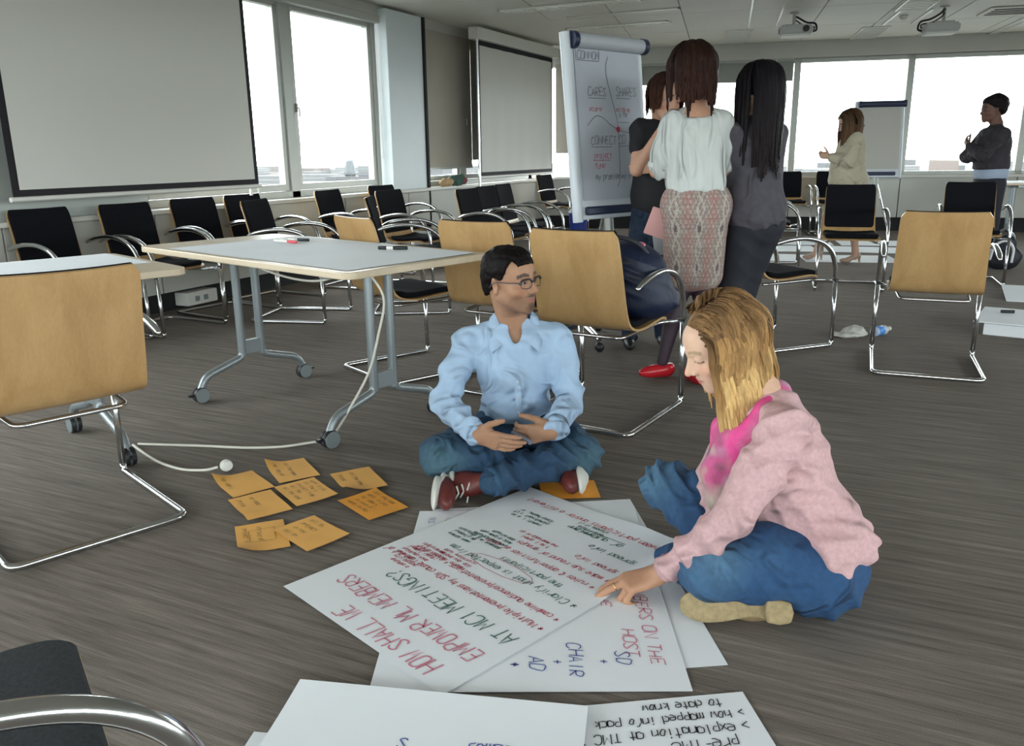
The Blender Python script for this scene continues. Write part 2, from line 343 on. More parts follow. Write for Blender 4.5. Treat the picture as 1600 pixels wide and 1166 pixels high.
# ---------------------------------------------------------------- the city far below
def city():
    random.seed(4)
    tones = [(.10, .097, .095), (.08, .077, .076), (.12, .117, .115), (.075, .073, .075), (.11, .088, .08)]
    gm = mat('distant_ground', (.09, .093, .085), .9, var=.25, vscale=.02)
    tag(ob('city_ground', MB().bx((-7000, -3000, -62), (6000, 9000, -60)), gm), 'pale hazy city ground far below the windows', 'ground')
    D.objects['city_ground']['kind'] = 'structure'
    bms = [mat('city_block_%d' % i, t, .9) for i, t in enumerate(tones)]
    wm = mat('city_window_dark', (.065, .07, .075), .5)
    n = 0
    spots = []
    def put(x, y, wd, dp, top, lab):
        if any(abs(x-a) < (wd+c)/2+4 and abs(y-b) < (dp+d_)/2+4 for a, b, c, d_ in spots): return False
        spots.append((x, y, wd, dp)); dist = math.hypot(x, y)
        r = tag(ob('office_block', MB().bx((x-wd/2, y-dp/2, -59.9), (x+wd/2, y+dp/2, top)), random.choice(bms)), lab, 'building', lab[:0]+'distant city buildings, '+lab.split(',')[-1].strip())
        nf = min(4, int((top+60)/5))
        wmb = MB()
        for f in range(nf): wmb.bx((x-wd/2-.2, y-dp/2-.2, top-3-f*5), (x+wd/2+.2, y+dp/2+.2, top-1.4-f*5))
        if nf > 1:
            o = ob('window_band', wmb, wm, r); o['kind'] = 'stuff'
        return True
    spots.append((-.588*900, .809*900, 90, 70))
    for az0, az1, d0, d1, n, lab in ((27, 49, 450, 2400, 130, 'pale hazy city building, seen through the left windows'), (-12, 16, 500, 2400, 80, 'pale hazy city building, seen through the far windows'), (50, 95, 200, 1400, 40, 'pale hazy city building, out of sight to the left')):
        for _ in range(n):
            az = rad(random.uniform(az0, az1)); d_ = d0+(d1-d0)*random.random()**1.1; h_ = random.uniform(14, 40)+(random.random() < .06)*random.uniform(15, 30)
            put(-d_*math.sin(az), d_*math.cos(az), random.uniform(30, 90), random.uniform(20, 50), -60+h_, lab)
    # church with a tall spire
    c = Vector((-470, 430, 0)); c = Vector((-.706, 1.0, 0)); 
    d = Vector((-.588, .809, 0)) ; p = d*900
    ch = tag(ob('church', MB().bx((p.x-28, p.y-14, -60), (p.x+34, p.y+14, -27)).bx((p.x-4, p.y-4, -60), (p.x+4, p.y+4, -18)), bms[1]), 'distant church with a tall pointed spire', 'church')
    ob('spire', MB().lathe([(6.5, -18), (.4, 14)], (p.x, p.y, 0), 8), mat('slate_spire', (.05, .055, .06), .8), ch)
city()
# ================================================================ CHAIRS
def shell_profile():
    return catmull([(0, -.300, .868), (0, -.262, .74), (0, -.232, .62), (0, -.208, .53), (0, -.178, .468), (0, -.125, .440), (0, -.04, .433), (0, .08, .443), (0, .17, .447), (0, .225, .430)], 5)
def shell_mb(prof, wfun, t0, t1, bow=.012, nx=8, inset=0.):
    """a swept sheet following prof, from offset t0 to t1 along its inner normal"""
    n = len(prof); T, B = [], []
    for i, p in enumerate(prof):
        tg = (prof[min(i+1, n-1)]-prof[max(i-1, 0)]).normalized(); nr = Vector((0, -tg.z, tg.y)); 
        nr = -nr if nr.y < 0 and i < n*.4 else nr
        nr = Vector((0, -tg.z, tg.y))
        w_ = wfun(i/(n-1)); a, b = [], []
        for j in range(nx+1):
            s = j/nx*2-1; q = bow*(s*s)*max(0, 1-i/(n-1)*1.3); 
            a.append(p+Vector((s*w_, 0, 0))+nr*(t1+q)); b.append(p+Vector((s*w_, 0, 0))+nr*(t0+q))
        T.append(a); B.append(b)
    mb = MB(); mb.grid(T); off = len(mb.v); mb.grid([r[::-1] for r in B]); m = nx+1
    for i in range(n-1):
        mb.f.append((i*m, (i+1)*m, off+(i+1)*m+nx, off+i*m+nx)); mb.f.append((i*m+nx, off+i*m, off+(i+1)*m, (i+1)*m+nx))
    for j in range(nx):
        mb.f.append((j, off+nx-j, off+nx-j-1, j+1)); e = (n-1)*m; mb.f.append((e+j, e+j+1, off+e+nx-j-1, off+e+nx-j))
    return mb
def make_chair(label):
    t = thing('armchair', label, 'chair', group=None)
    P = shell_profile(); n = len(P)
    def wf(s):
        e = min(s, 1-s)*n; k = .208+.020*min(1, s*1.6)
        return k-(.020*(1-min(1, e/1.6))**2)
    s = ob('seat_shell', shell_mb(P, wf, -.005, .005), BEECH, t, smooth='auto')
    i1 = int(n*.385)
    bp = P[0:i1+1]; sp = P[int(n*.52):n-1]
    pw = lambda s_: .206-(.014*(1-min(1, min(s_, 1-s_)*8))**2)
    b = ob('back_pad', shell_mb(bp, pw, .005, .024), BLACKF, t, smooth='auto', bevel=.008)
    q = ob('seat_pad', shell_mb(sp, lambda s_: .214-(.018*(1-min(1, min(s_, 1-s_)*7))**2), .005, .032), BLACKF, t, smooth='auto', bevel=.01)
    R = .0125; W = .268
    for sx in (-1, 1):
        a = catmull([(sx*W, -.215, .632), (sx*W, -.15, .655), (sx*W, -.04, .674), (sx*W, .08, .674), (sx*W, .19, .645), (sx*W, .265, .585), (sx*W, .302, .50), (sx*W, .312, .42)], 6)
        rs = [R*min(1.25, .7+.09*i) if i < 5 else R*1.15 for i in range(len(a))]
        ob('armrest', MB().tube(a, rs, 10), CHROME, t, smooth=True)
        ob('leg', MB().tube([(sx*W, .312, .42), (sx*W, .318, .2), (sx*W, .322, .04)], R, 10), CHROME, t, smooth=True)
    base = roundpath([(-W, .322, .045), (-W, .318, R), (-W, -.26, R), (W, -.26, R), (W, .318, R), (W, .322, .045)], .045, 6)
    ob('floor_frame', MB().tube(base, R, 10), CHROME, t, smooth=True)
    sup = roundpath([(-W, .312, .415), (-.185, .22, .412), (-.165, -.145, .402), (.165, -.145, .402), (.185, .22, .412), (W, .312, .415)], .04, 5)
    ob('seat_support', MB().tube(sup, .009, 8), CHROME, t, smooth=True)
    for sx in (-1, 1): ob('bolt', MB().lathe([(.0, -.006), (.013, -.006), (.013, .006), (0, .008)], (sx*(W+.004), .312, .415), 10, Matrix.Rotation(rad(90)*sx, 3, 'Y')), BLACKP, t)
    return t
CHAIRS = [
 ((-2.44, 1.695), 69.3, 'wooden-backed armchair at the left edge with its plain pale back turned to the viewer', None),
 ((-1.209, 3.501), -7.5, 'wooden armchair behind the seated man with a navy backpack on its seat', None),
 ((.165, 4.997), 2.8, 'wooden armchair on the right with its back to the viewer and nothing around it', None),
 ((-1.835, 3.80), -6.6, 'wooden-backed armchair directly behind the right end of the near table', None),
 ((-2.50, 3.86), -26, 'armchair tucked obliquely behind the near table, second wooden back from the left', None),
 ((-.765, 5.287), -43, 'armchair seen from its side beside the woman in dark grey jacket, seat pad showing', None),
 ((-4.83, 3.60), -93, 'black-padded armchair leftmost under the large projection screen', None),
 ((-4.74, 4.07+.12), -93, 'black-padded armchair second from the left under the large projection screen', None),
 ((-4.80, 4.86), -96, 'black-padded armchair third from the left, below the screen corner by the window', None),
 ((-4.83, 5.46), -95, 'black-padded armchair against the window sill, mostly hidden by the one in front', None),
 ((-4.12, 4.90), -74, 'black-padded armchair just behind the left end of the near table', None),
 ((-4.62, 6.38), -85, 'black-padded armchair alone below the middle of the large window', None),
 ((-4.76, 7.42), -95, 'black-padded armchair against the pale blue column', None),
 ((-3.50, 5.50), -62, 'black-padded armchair seen edge-on behind the oblique wooden-backed one', None),
 ((-4.0, 6.44), -90, 'black-padded armchair in front of the pale blue column', None),
 ((-3.39, 6.80), -90, 'black-padded armchair just right of the pale blue column, below the clothes on the sill', None),
 ((-3.49, 7.38), -89, 'black-padded armchair left of the overlapping pair below the far projection screen', None),
 ((-3.58, 7.96), -86, 'black-padded armchair right of the overlapping pair below the far projection screen', None),
 ((-4.58, 11.35), -98, 'black-padded armchair farthest along the left wall, beside the blue bin', None),
 ((-1.58, 12.70), 196, 'black-padded armchair against the far wall, left one beside the dark-jacketed woman', None),
 ((-.98, 12.82), 196, 'black-padded armchair against the far wall behind the woman in beige', None),
 ((-.44, 7.85), 188, 'black-padded armchair facing the viewer in front of the woman in beige', None),
 ((.52, 8.55), 184, 'black-padded armchair facing the viewer in front of the woman with crossed arms', None),
 ((-1.30, 8.95), -82, 'armchair partly hidden behind the dark grey jacket, its arm arching to the right', None),
]
ch0 = make_chair(CHAIRS[0][2])
for i, ((x, y), a, lab, grp) in enumerate(CHAIRS):
    if i == 0: ch0.location = (x, y, 0); ch0.rotation_euler = (0, 0, rad(a))
    else: dup(ch0, (x, y, 0), rad(a), lab)
# foreground armchair with slate pads: same model, partly under the lens
fg = dup(ch0, (-1.03, .43, 0), rad(-30), 'armchair cut off by the lower left corner, slate seat pad and chrome arm')
for c in fg.children:
    if c.name.split('.')[0] in ('seat_pad', 'back_pad'): c.data = c.data.copy(); c.data.materials[0] = SLATEF
for c in fg.children:
    pass

# ================================================================ TABLES
def rrect(w, d, r, n=6):
    out = []
    for cx, cy, a0 in ((w/2-r, d/2-r, 0), (-w/2+r, d/2-r, 90), (-w/2+r, -d/2+r, 180), (w/2-r, -d/2+r, 270)):
        for k in range(n+1):
            a = rad(a0+90*k/n); out.append((cx+r*math.cos(a), cy+r*math.sin(a)))
    return out
def make_table(label, L=1.63, W=.78, H=.765):
    t = thing('folding_table', label, 'table')
    ob('tabletop', MB().prism(rrect(L, W, .05), H-.028, H), MAPLE, t, bevel=.004)
    ob('under_rail', MB().bx((-L/2+.25, -.03, H-.075), (L/2-.25, .03, H-.029)), STEEL, t, bevel=.004)
    for sx in (-1, 1):
        x = sx*.52
        lf = MB()
        for sy in (-1, 1): lf.tube([(x, sy*.055, H-.03), (x, sy*.055, .19)], .021, 12)
        l = ob('leg', lf, STEEL, t, smooth='auto')
        ob('top_bracket', MB().bx((x-.03, -.28, H-.06), (x+.03, .28, H-.029)), STEEL, t, bevel=.004)
        ob('lower_bracket', MB().bx((x-.018, -.05, .20), (x+.018, .05, .27)), STEEL, l, bevel=.003)
        for sy in (-1, 1):
            f = ob('foot', MB().tube(roundpath([(x, sy*.055, .235), (x, sy*.06, .185), (x, sy*.27, .125), (x, sy*.305, .06)], .04, 5), .019, 12), STEEL, t, smooth='auto')
            c = ob('caster', MB().lathe([(.012, -.011), (.036, -.011), (.038, -.006), (.038, .006), (.036, .011), (.012, .011)], (x-.013, sy*.305, .0385), 20, Matrix.Rotation(rad(90), 3, 'Y'))
                   .lathe([(.012, -.011), (.036, -.011), (.038, -.006), (.038, .006), (.036, .011), (.012, .011)], (x+.013, sy*.305, .0385), 20, Matrix.Rotation(rad(90), 3, 'Y')), GREYP, t, smooth='auto')
            ob('tyre', MB().lathe([(.037, -.022), (.0395, -.018), (.0395, -.005), (.030, -.003), (.030, .003), (.0395, .005), (.0395, .018), (.037, .022)], (x, sy*.305, .0395), 22, Matrix.Rotation(rad(90), 3, 'Y')), BLACKP, c, smooth='auto')
            ob('brake_lever', MB().box((x, sy*.345, .045), (.022, .05, .012), ch=.003), BLACKP, c)
    return t
tb = make_table('light maple folding table on grey caster legs with paper and pens on it')
tb.location = (-2.505, 3.05, 0); tb.rotation_euler = (0, 0, rad(-15.7))
tb2 = dup(tb, (-3.50, 2.30, 0), rad(-17), 'light maple table behind the leftmost wooden chair, cut by the left edge')
tb2.location = (-3.16, 1.74, 0); tb2.rotation_euler = (0, 0, rad(70.5))
tb3 = dup(tb, (1.65, 12.15, 0), rad(12), 'far table at the right edge behind the woman with crossed arms')
# ---- screens
def screen(label, x, y0, y1, z0, z1, case, bz=.045, rib=0):
    t = thing('projection_screen', label, 'projection screen', (x, (y0+y1)/2, z0)); W = y1-y0; H = z1-z0
    ob('screen_border', MB().bx((-.004, -W/2, 0), (.0, W/2, H)), BORDER, t)
    rows = []
    for i in range(3):
        rows.append([(.004+rib+rib*math.sin(j*.9), -W/2+bz+(W-2*bz)*j/40, (bz if i == 0 else (H-bz*1.2)*i/2)) for j in range(41)])
    ob('screen_surface', MB().grid(rows), SCREENM, t, smooth=True)
    ob('bottom_bar', MB().tube([(.0, -W/2-.02, -.012), (0, W/2+.02, -.012)], .016, 10), WHITEP, t)
    ob('case', MB().bx((-.07, -W/2-.09, H), (.07, W/2+.09, H+case)), WHITEP, t, bevel=.012)
    return t
s1 = screen('large white projection screen with black border hanging at the left', -4.95, 3.36, 5.52, .955, 2.56, .11)
ob('pull_handle', MB().tube([(0, 1.06, -.02), (.01, 1.07, -.07), (.0, 1.10, -.12)], .008, 8).box((0, .98, -.06), (.02, .02, .05)), WHITEP, s1)
s2 = screen('smaller white projection screen with vertical ripples down the far left wall', -4.98, 9.60, 12.02, .90, 2.53, .14, .05, .006)
ob('side_post', MB().tube([(.03, -1.26, -.12), (.03, -1.26, 1.63)], .018, 10), mat('bright_aluminium', (.75, .76, .8), .25, .9), s2)
# ---- ceiling lights
LM = mat('louvre_metal', (.70, .70, .66), .3, .6)
def strip(lab, c, L, W, th, n=16):
    t = thing('ceiling_light', lab, 'light', c, th)
    ob('trim_frame', MB().bx((-L/2, -W/2, -.012), (L/2, -W/2+.015, 0)).bx((-L/2, W/2-.015, -.012), (L/2, W/2, 0)).bx((-L/2, -W/2, -.012), (-L/2+.015, W/2, 0)).bx((L/2-.015, -W/2, -.012), (L/2, W/2, 0)), LM, t)
    ob('reflector', MB().bx((-L/2+.015, -W/2+.015, -.004), (L/2-.015, W/2-.015, -.001)), LM, t)
    lv = MB()
    for k in range(1, n): lv.bx((-L/2+L*k/n-.003, -W/2+.015, -.012), (-L/2+L*k/n+.003, W/2-.015, -.004))
    o = ob('louvre', lv, LM, t); o['kind'] = 'stuff'
    return t
g = 'recessed louvre lights in the ceiling'
strip('long louvred ceiling light nearest above the pale blue column', (-3.45, 8.75, CZ-.001), 1.55, .20, 0, 26)
strip('plain slim ceiling strip between the two louvred lights', (-3.1, 9.5, CZ-.001), 1.3, .05, 0, 4)
strip('louvred ceiling light just above the flip chart', (-3.45, 10.4, CZ-.001), 1.3, .18, 0, 24)
TT = TH+rad(90)
strip('short louvred ceiling light above the white-topped woman', (-2.30, 12.1, CZ-.001), 1.0, .34, TT, 8)
strip('short louvred ceiling light between the two projectors, nearer the window', (-.70, 12.75, CZ-.001), 1.15, .34, TT, 10)
strip('short louvred ceiling light between the two projectors, farther from the window', (-.12, 10.55, CZ-.001), .8, .34, TT, 7)
strip('slim ceiling light above the crossed-armed woman at the right edge', (.95, 13.0, CZ-.001), 1.5, .12, TT, 12)
for nm, a, b in (('service_strip', (-1.62, 9.2), (-2.05, 11.4)), ('service_strip', (-1.30, 9.3), (-1.73, 11.5)), ('service_strip', (-.30, 10.95), (-.52, 12.05)), ('service_strip', (.03, 11.0), (-.19, 12.1))):
    dx, dy = b[0]-a[0], b[1]-a[1]
    o = ob(nm, MB().box((0, 0, 0), (math.hypot(dx, dy), .022, .012)), LM, ceilo); o.location = ((a[0]+b[0])/2, (a[1]+b[1])/2, CZ-.006); o.rotation_euler = (0, 0, math.atan2(dy, dx))
sd = tag(ob('smoke_detector', MB().lathe([(.0, -.045), (.03, -.045), (.05, -.02), (.055, 0)], (-.27, 11.4, CZ), 16), WHITEP, smooth='auto'), 'round smoke detector on the ceiling strip between the projectors', 'detector')
av = thing('ceiling_vent', 'square ceiling air vent near the top right corner', 'vent', (.85, 11.55, CZ-.001), TH)
ob('vent_frame', MB().bx((-.3, -.3, -.015), (.3, .3, -.002)), CEILM, av, bevel=.004)
for k in range(4): ob('slot', MB().bx((-.24, -.2+.13*k-.025, -.019), (.24, -.2+.13*k+.025, -.0151)), DARK, av)
# ---- projectors
def projector(lab, x, y, rz, z=2.45):
    t = thing('projector', lab, 'projector', (x, y, z), rz)
    ob('body', MB().box((0, 0, 0), (.36, .28, .095), ch=.02), mat('projector_grey', (.46, .46, .45), .5), t, smooth='auto')
    ob('lower_shell', MB().box((0, 0, -.052), (.33, .25, .03), ch=.012), WHITEP, t)
    ob('mount_pole', MB().tube([(-.02, .03, .045), (-.02, .03, CZ-z)], .018, 10), FRAMEM, t)
    ob('mount_plate', MB().lathe([(0, CZ-z-.012), (.05, CZ-z-.012), (.05, CZ-z)], (-.02, .03, 0), 16).box((-.02, .03, .055), (.2, .16, .015)), FRAMEM, t)
    ob('lens', MB().lathe([(0, -.02), (.032, -.02), (.036, .02), (.03, .022), (0, .015)], (.10, -.15, 0), 18, Matrix.Rotation(rad(90), 3, 'X')), BLACKP, t, smooth='auto')
    ob('cable', MB().tube(catmull([(-.02, .05, CZ-z-.03), (.03, .06, .14), (.12, .06, .09), (.21, .03, .07), (.225, 0, .0), (.18, -.02, -.02)]), .011, 8), BLACKP, t, smooth=True)
    ob('cable', MB().tube(catmull([(-.02, .03, CZ-z-.05), (.0, .07, .12), (.09, .05, .06), (.2, .05, .04), (.2, .04, .0)]), .007, 8), BLACKP, t, smooth=True)
    ob('vent_grille', MB().bx((-.181, -.1, -.03), (-.178, .1, .03)), BLACKP, t)
    return t
projector('ceiling projector left of the pair, cables looping at its right', -1.36, 10.5, rad(12), 2.49)
pj = projector('ceiling projector right of the pair, cables looping at its left', .12, 10.9, rad(192), 2.46)
# ================================================================ IMPLICIT SURFACES (bodies, clothes, soft things)
def V(*a): return np.array(a, dtype=np.float32)
def R3(x=0, y=0, z=0): return np.array(Euler((rad(x), rad(y), rad(z))).to_matrix(), dtype=np.float32)
def basis(x, y, z): return np.array([x, y, z], dtype=np.float32).T      # columns = local axes in world
class Soft:
    """smooth union of tapered capsules and ellipsoids, meshed by surface nets"""
    def __init__(s): s.p = []
    def cap(s, a, b, ra, rb=None, k=.02, sub=False, fl=None):
        s.p.append(('c', np.array(a, np.float32), np.array(b, np.float32), ra, ra if rb is None else rb, k, sub, fl)); return s
    def ell(s, c, r, rot=None, k=.02, sub=False):
        s.p.append(('e', np.array(c, np.float32), np.array(r, np.float32), (np.eye(3, dtype=np.float32) if rot is None else rot), None, k, sub, None)); return s
    def chain(s, pts, rs, k=.02):
        for i in range(len(pts)-1): s.cap(pts[i], pts[i+1], rs[i], rs[i+1], k)
        return s
    def mesh(s, h, cut=None, fold=None):
        lo = np.full(3, 1e9); hi = -lo
        for q in s.p:
            if q[6]: continue
            if q[0] == 'c':
                r = max(q[3], q[4])+q[5]; lo = np.minimum(lo, np.minimum(q[1], q[2])-r); hi = np.maximum(hi, np.maximum(q[1], q[2])+r)
            else:
                r = q[2].max()+q[5]; lo = np.minimum(lo, q[1]-r); hi = np.maximum(hi, q[1]+r)
        lo -= 2*h; hi += 2*h; n = np.ceil((hi-lo)/h).astype(int)+1
        ax = [lo[i]+h*np.arange(n[i], dtype=np.float32) for i in range(3)]
        F = np.full(n, .2, np.float32)
        for q in s.p:
            if q[0] == 'c': r = max(q[3], q[4])+q[5]+3*h; a = np.minimum(q[1], q[2])-r; b = np.maximum(q[1], q[2])+r
            else: r = q[2].max()+q[5]+3*h; a = q[1]-r; b = q[1]+r
            i0 = np.maximum(0, ((a-lo)/h).astype(int)); i1 = np.minimum(n, ((b-lo)/h).astype(int)+2)
            if (i1 <= i0).any(): continue
            X, Y, Z = np.meshgrid(*[ax[i][i0[i]:i1[i]] for i in range(3)], indexing='ij')
            P = np.stack([X, Y, Z], -1)
            if q[0] == 'c':
                ba = q[2]-q[1]; pa = P-q[1]; t = np.clip((pa@ba)/max(1e-9, float(ba@ba)), 0, 1)
                d = np.linalg.norm(pa-t[..., None]*ba, axis=-1)-(q[3]+(q[4]-q[3])*t)
            else:
                L = (P-q[1])@q[3]; k0 = np.linalg.norm(L/q[2], axis=-1); k1 = np.linalg.norm(L/(q[2]**2), axis=-1)
                d = k0*(k0-1)/np.maximum(k1, 1e-6)
            S = F[i0[0]:i1[0], i0[1]:i1[1], i0[2]:i1[2]]; k = q[5]
            if q[6]:
                hh = np.maximum(k-np.abs(S+d), 0)/k; S[:] = np.maximum(S, -d)+hh*hh*k*.25
            else:
                hh = np.maximum(k-np.abs(S-d), 0)/k; S[:] = np.minimum(S, d)-hh*hh*k*.25
        if cut is not None or fold is not None:
            X, Y, Z = np.meshgrid(*ax, indexing='ij'); P = np.stack([X, Y, Z], -1)
            if fold is not None:
                near = np.abs(F) < .06; F[near] += fold(P[near]).astype(np.float32)
            if cut is not None: F = np.maximum(F, cut(P).astype(np.float32))
        F[0] = F[-1] = .1; F[:, 0] = F[:, -1] = .1; F[:, :, 0] = F[:, :, -1] = .1
        return nets(F, lo, h)
def nets(F, lo, h):
    I = F < 0
    nx, ny, nz = F.shape
    acc = np.zeros((nx-1, ny-1, nz-1, 3), np.float32); cnt = np.zeros((nx-1, ny-1, nz-1), np.float32)
    for axis in range(3):
        o1, o2 = [a for a in range(3) if a != axis]
        sl0 = [slice(None)]*3; sl1 = [slice(None)]*3; sl0[axis] = slice(0, -1); sl1[axis] = slice(1, None)
        A = F[tuple(sl0)]; B = F[tuple(sl1)]; cr = (A < 0) != (B < 0); t = np.where(cr, A/np.where(cr, A-B, 1), 0)
        for d1 in (0, 1):
            for d2 in (0, 1):
                s_ = [slice(None)]*3; s_[o1] = slice(d1, F.shape[o1]-1+d1); s_[o2] = slice(d2, F.shape[o2]-1+d2); s_ = tuple(s_)
                c = cr[s_].astype(np.float32); acc[..., axis] += t[s_]*c; acc[..., o1] += d1*c; acc[..., o2] += d2*c; cnt += c
    act = cnt > 0; idx = np.full(act.shape, -1, np.int64); idx[act] = np.arange(act.sum())
    g = np.argwhere(act); v = (g+acc[act]/cnt[act][:, None])*h+lo
    fs = []
    for axis in range(3):
        o1, o2 = (axis+1) % 3, (axis+2) % 3
        sl0 = [slice(1, -1)]*3; sl1 = [slice(1, -1)]*3; sl0[axis] = slice(0, -1); sl1[axis] = slice(1, None)
        a = I[tuple(sl0)]; b = I[tuple(sl1)]; e = np.argwhere(a != b)
        if not len(e): continue
        fl = a[tuple(e.T)]; p = e.copy(); p[:, o1] += 1; p[:, o2] += 1
        def at(d1, d2):
            q = p.copy(); q[:, o1] -= d1; q[:, o2] -= d2; return idx[tuple(q.T)]
        Q = np.stack([at(1, 1), at(0, 1), at(0, 0), at(1, 0)], 1); Q[~fl] = Q[~fl][:, ::-1]; fs.append(Q)
    f = np.concatenate(fs); f = f[(f >= 0).all(1)]
    return v.astype(np.float64), f
def merge(*ms):
    vs, fs, b = [], [], 0
    for v, f in ms: vs.append(v); fs.append(f+b); b += len(v)
    return np.concatenate(vs), np.concatenate(fs)
def softob(name, vf, m, parent=None, colfn=None, disp=None, smooth_it=2, loc=None):
    v, f = vf; me = D.meshes.new(name); me.vertices.add(len(v)); me.loops.add(len(f)*4); me.polygons.add(len(f))
    if smooth_it:      # light umbrella smoothing over quad edges
        e = np.concatenate([f[:, [0, 1]], f[:, [1, 2]], f[:, [2, 3]], f[:, [3, 0]]])
        for _ in range(smooth_it):
            s = np.zeros_like(v); c = np.zeros(len(v))
            for k in range(3): s[:, k] = np.bincount(e[:, 0], v[e[:, 1], k], len(v))+np.bincount(e[:, 1], v[e[:, 0], k], len(v))
            c = np.bincount(e[:, 0], minlength=len(v))+np.bincount(e[:, 1], minlength=len(v)); v = v*.5+.5*s/np.maximum(c, 1)[:, None]
    if disp is not None:
        a, b_, c_, d_ = v[f[:, 0]], v[f[:, 1]], v[f[:, 2]], v[f[:, 3]]; fn = np.cross(c_-a, d_-b_)
        N = np.zeros_like(v)
        for j in range(4):
            for k in range(3): N[:, k] += np.bincount(f[:, j], fn[:, k], len(v))
        N /= np.maximum(1e-12, np.linalg.norm(N, axis=1))[:, None]; v = v+N*disp(v)[:, None]
    me.vertices.foreach_set('co', v.ravel()); me.loops.foreach_set('vertex_index', f.ravel().astype(np.int32))
    me.polygons.foreach_set('loop_start', np.arange(0, len(f)*4, 4, dtype=np.int32)); me.polygons.foreach_set('loop_total', np.full(len(f), 4, np.int32))
    me.update(calc_edges=True); me.polygons.foreach_set('use_smooth', np.ones(len(f), bool))
    if colfn is not None:
        c = me.color_attributes.new('Col', 'FLOAT_COLOR', 'POINT'); q = np.ones((len(v), 4)); q[:, :3] = colfn(v); c.data.foreach_set('color', q.ravel())
    me.materials.append(m); me.validate(); me.update()
    o = D.objects.new(name, me); COL.objects.link(o)
    if parent: o.parent = parent
    if loc is not None: o.location = loc
    return o
def nz(p, f, seed=0):
    """cheap smooth 3D noise, about -1..1"""
    x, y, z = p[..., 0]*f+seed*1.7, p[..., 1]*f+seed*2.3, p[..., 2]*f-seed*1.1
    return (np.sin(x+1.7*np.sin(y*1.3+seed))+np.sin(y*1.1+1.9*np.sin(z*.9+1.3))+np.sin(z*1.2+1.5*np.sin(x*.8+2.1)))/3

# ================================================================ HANDWRITING
GL = {'A': '022842 1434', 'B': '02082838373525 0525343332122202', 'C': '4738180603123243', 'D': '020828473322102'.replace('102', '02'), 'E': '48080242 0535', 'F': '480802 0535', 'G': '4738180603123244 4424', 'H': '0802 4842 0545', 'I': '2822', 'J': '38331302', 'K': '0802 480542', 'L': '080242', 'M': '0208244842', 'N': '02084248', 'O': '1838474332120307 0718', 'P': '0208384735 3505', 'Q': '1838474332120307 0718 2442', 'R': '0208384735050542', 'S': '4738180716344332120 3'.replace(' ', ''), 'T': '0848 2822', 'U': '0803123243 48', 'V': '082248', 'W': '0812253248', 'X': '0842 4802', 'Y': '082548 2522', 'Z': '08480242', '0': '1838474332120307 0718', '1': '172822', '2': '07183837460242', '3': '0848254533122', '?': '07183847462524 2322', '+': '2327 0545', '-': '0535', '.': '2223', '/': '0248', '*': '0446 0644 2337', '&': '4213172837051222 44', '>': '0644 4402', '!': '2824 2322', ',': '2321', '(': '38060432', ')': '18363412',
 'a': '4616050313224346 4642', 'b': '0802 053646430313', 'c': '46160503 0312 1242', 'd': '4842 4616050313224'.rstrip('4'), 'e': '044446160503122242'.replace('22', '32'), 'f': '4828160602'[0:10], 'g': '4616050413334246 464130 00', 'h': '0802 05264642', 'i': '2622 2728', 'j': '262010 2728', 'k': '0802 360432', 'l': '282232', 'm': '0206 05162522 25364642', 'n': '0206 05264642', 'o': '1636453322120315 1516', 'p': '0006 0636453313', 'q': '4616051333 4640', 'r': '0206 053646', 's': '4616153433 3302', 't': '282232 0646', 'u': '06031242 4642', 'v': '062246', 'w': '0612243246', 'x': '0642 4602', 'y': '062346 4610', 'z': '06460242'}
def strokes(ch):
    out = []
    for part in GL.get(ch, '').split():
        n = len(part)//2; out.append([(int(part[2*i]), int(part[2*i+1])-2) for i in range(n)])
    return [s for s in out if len(s) > 1]
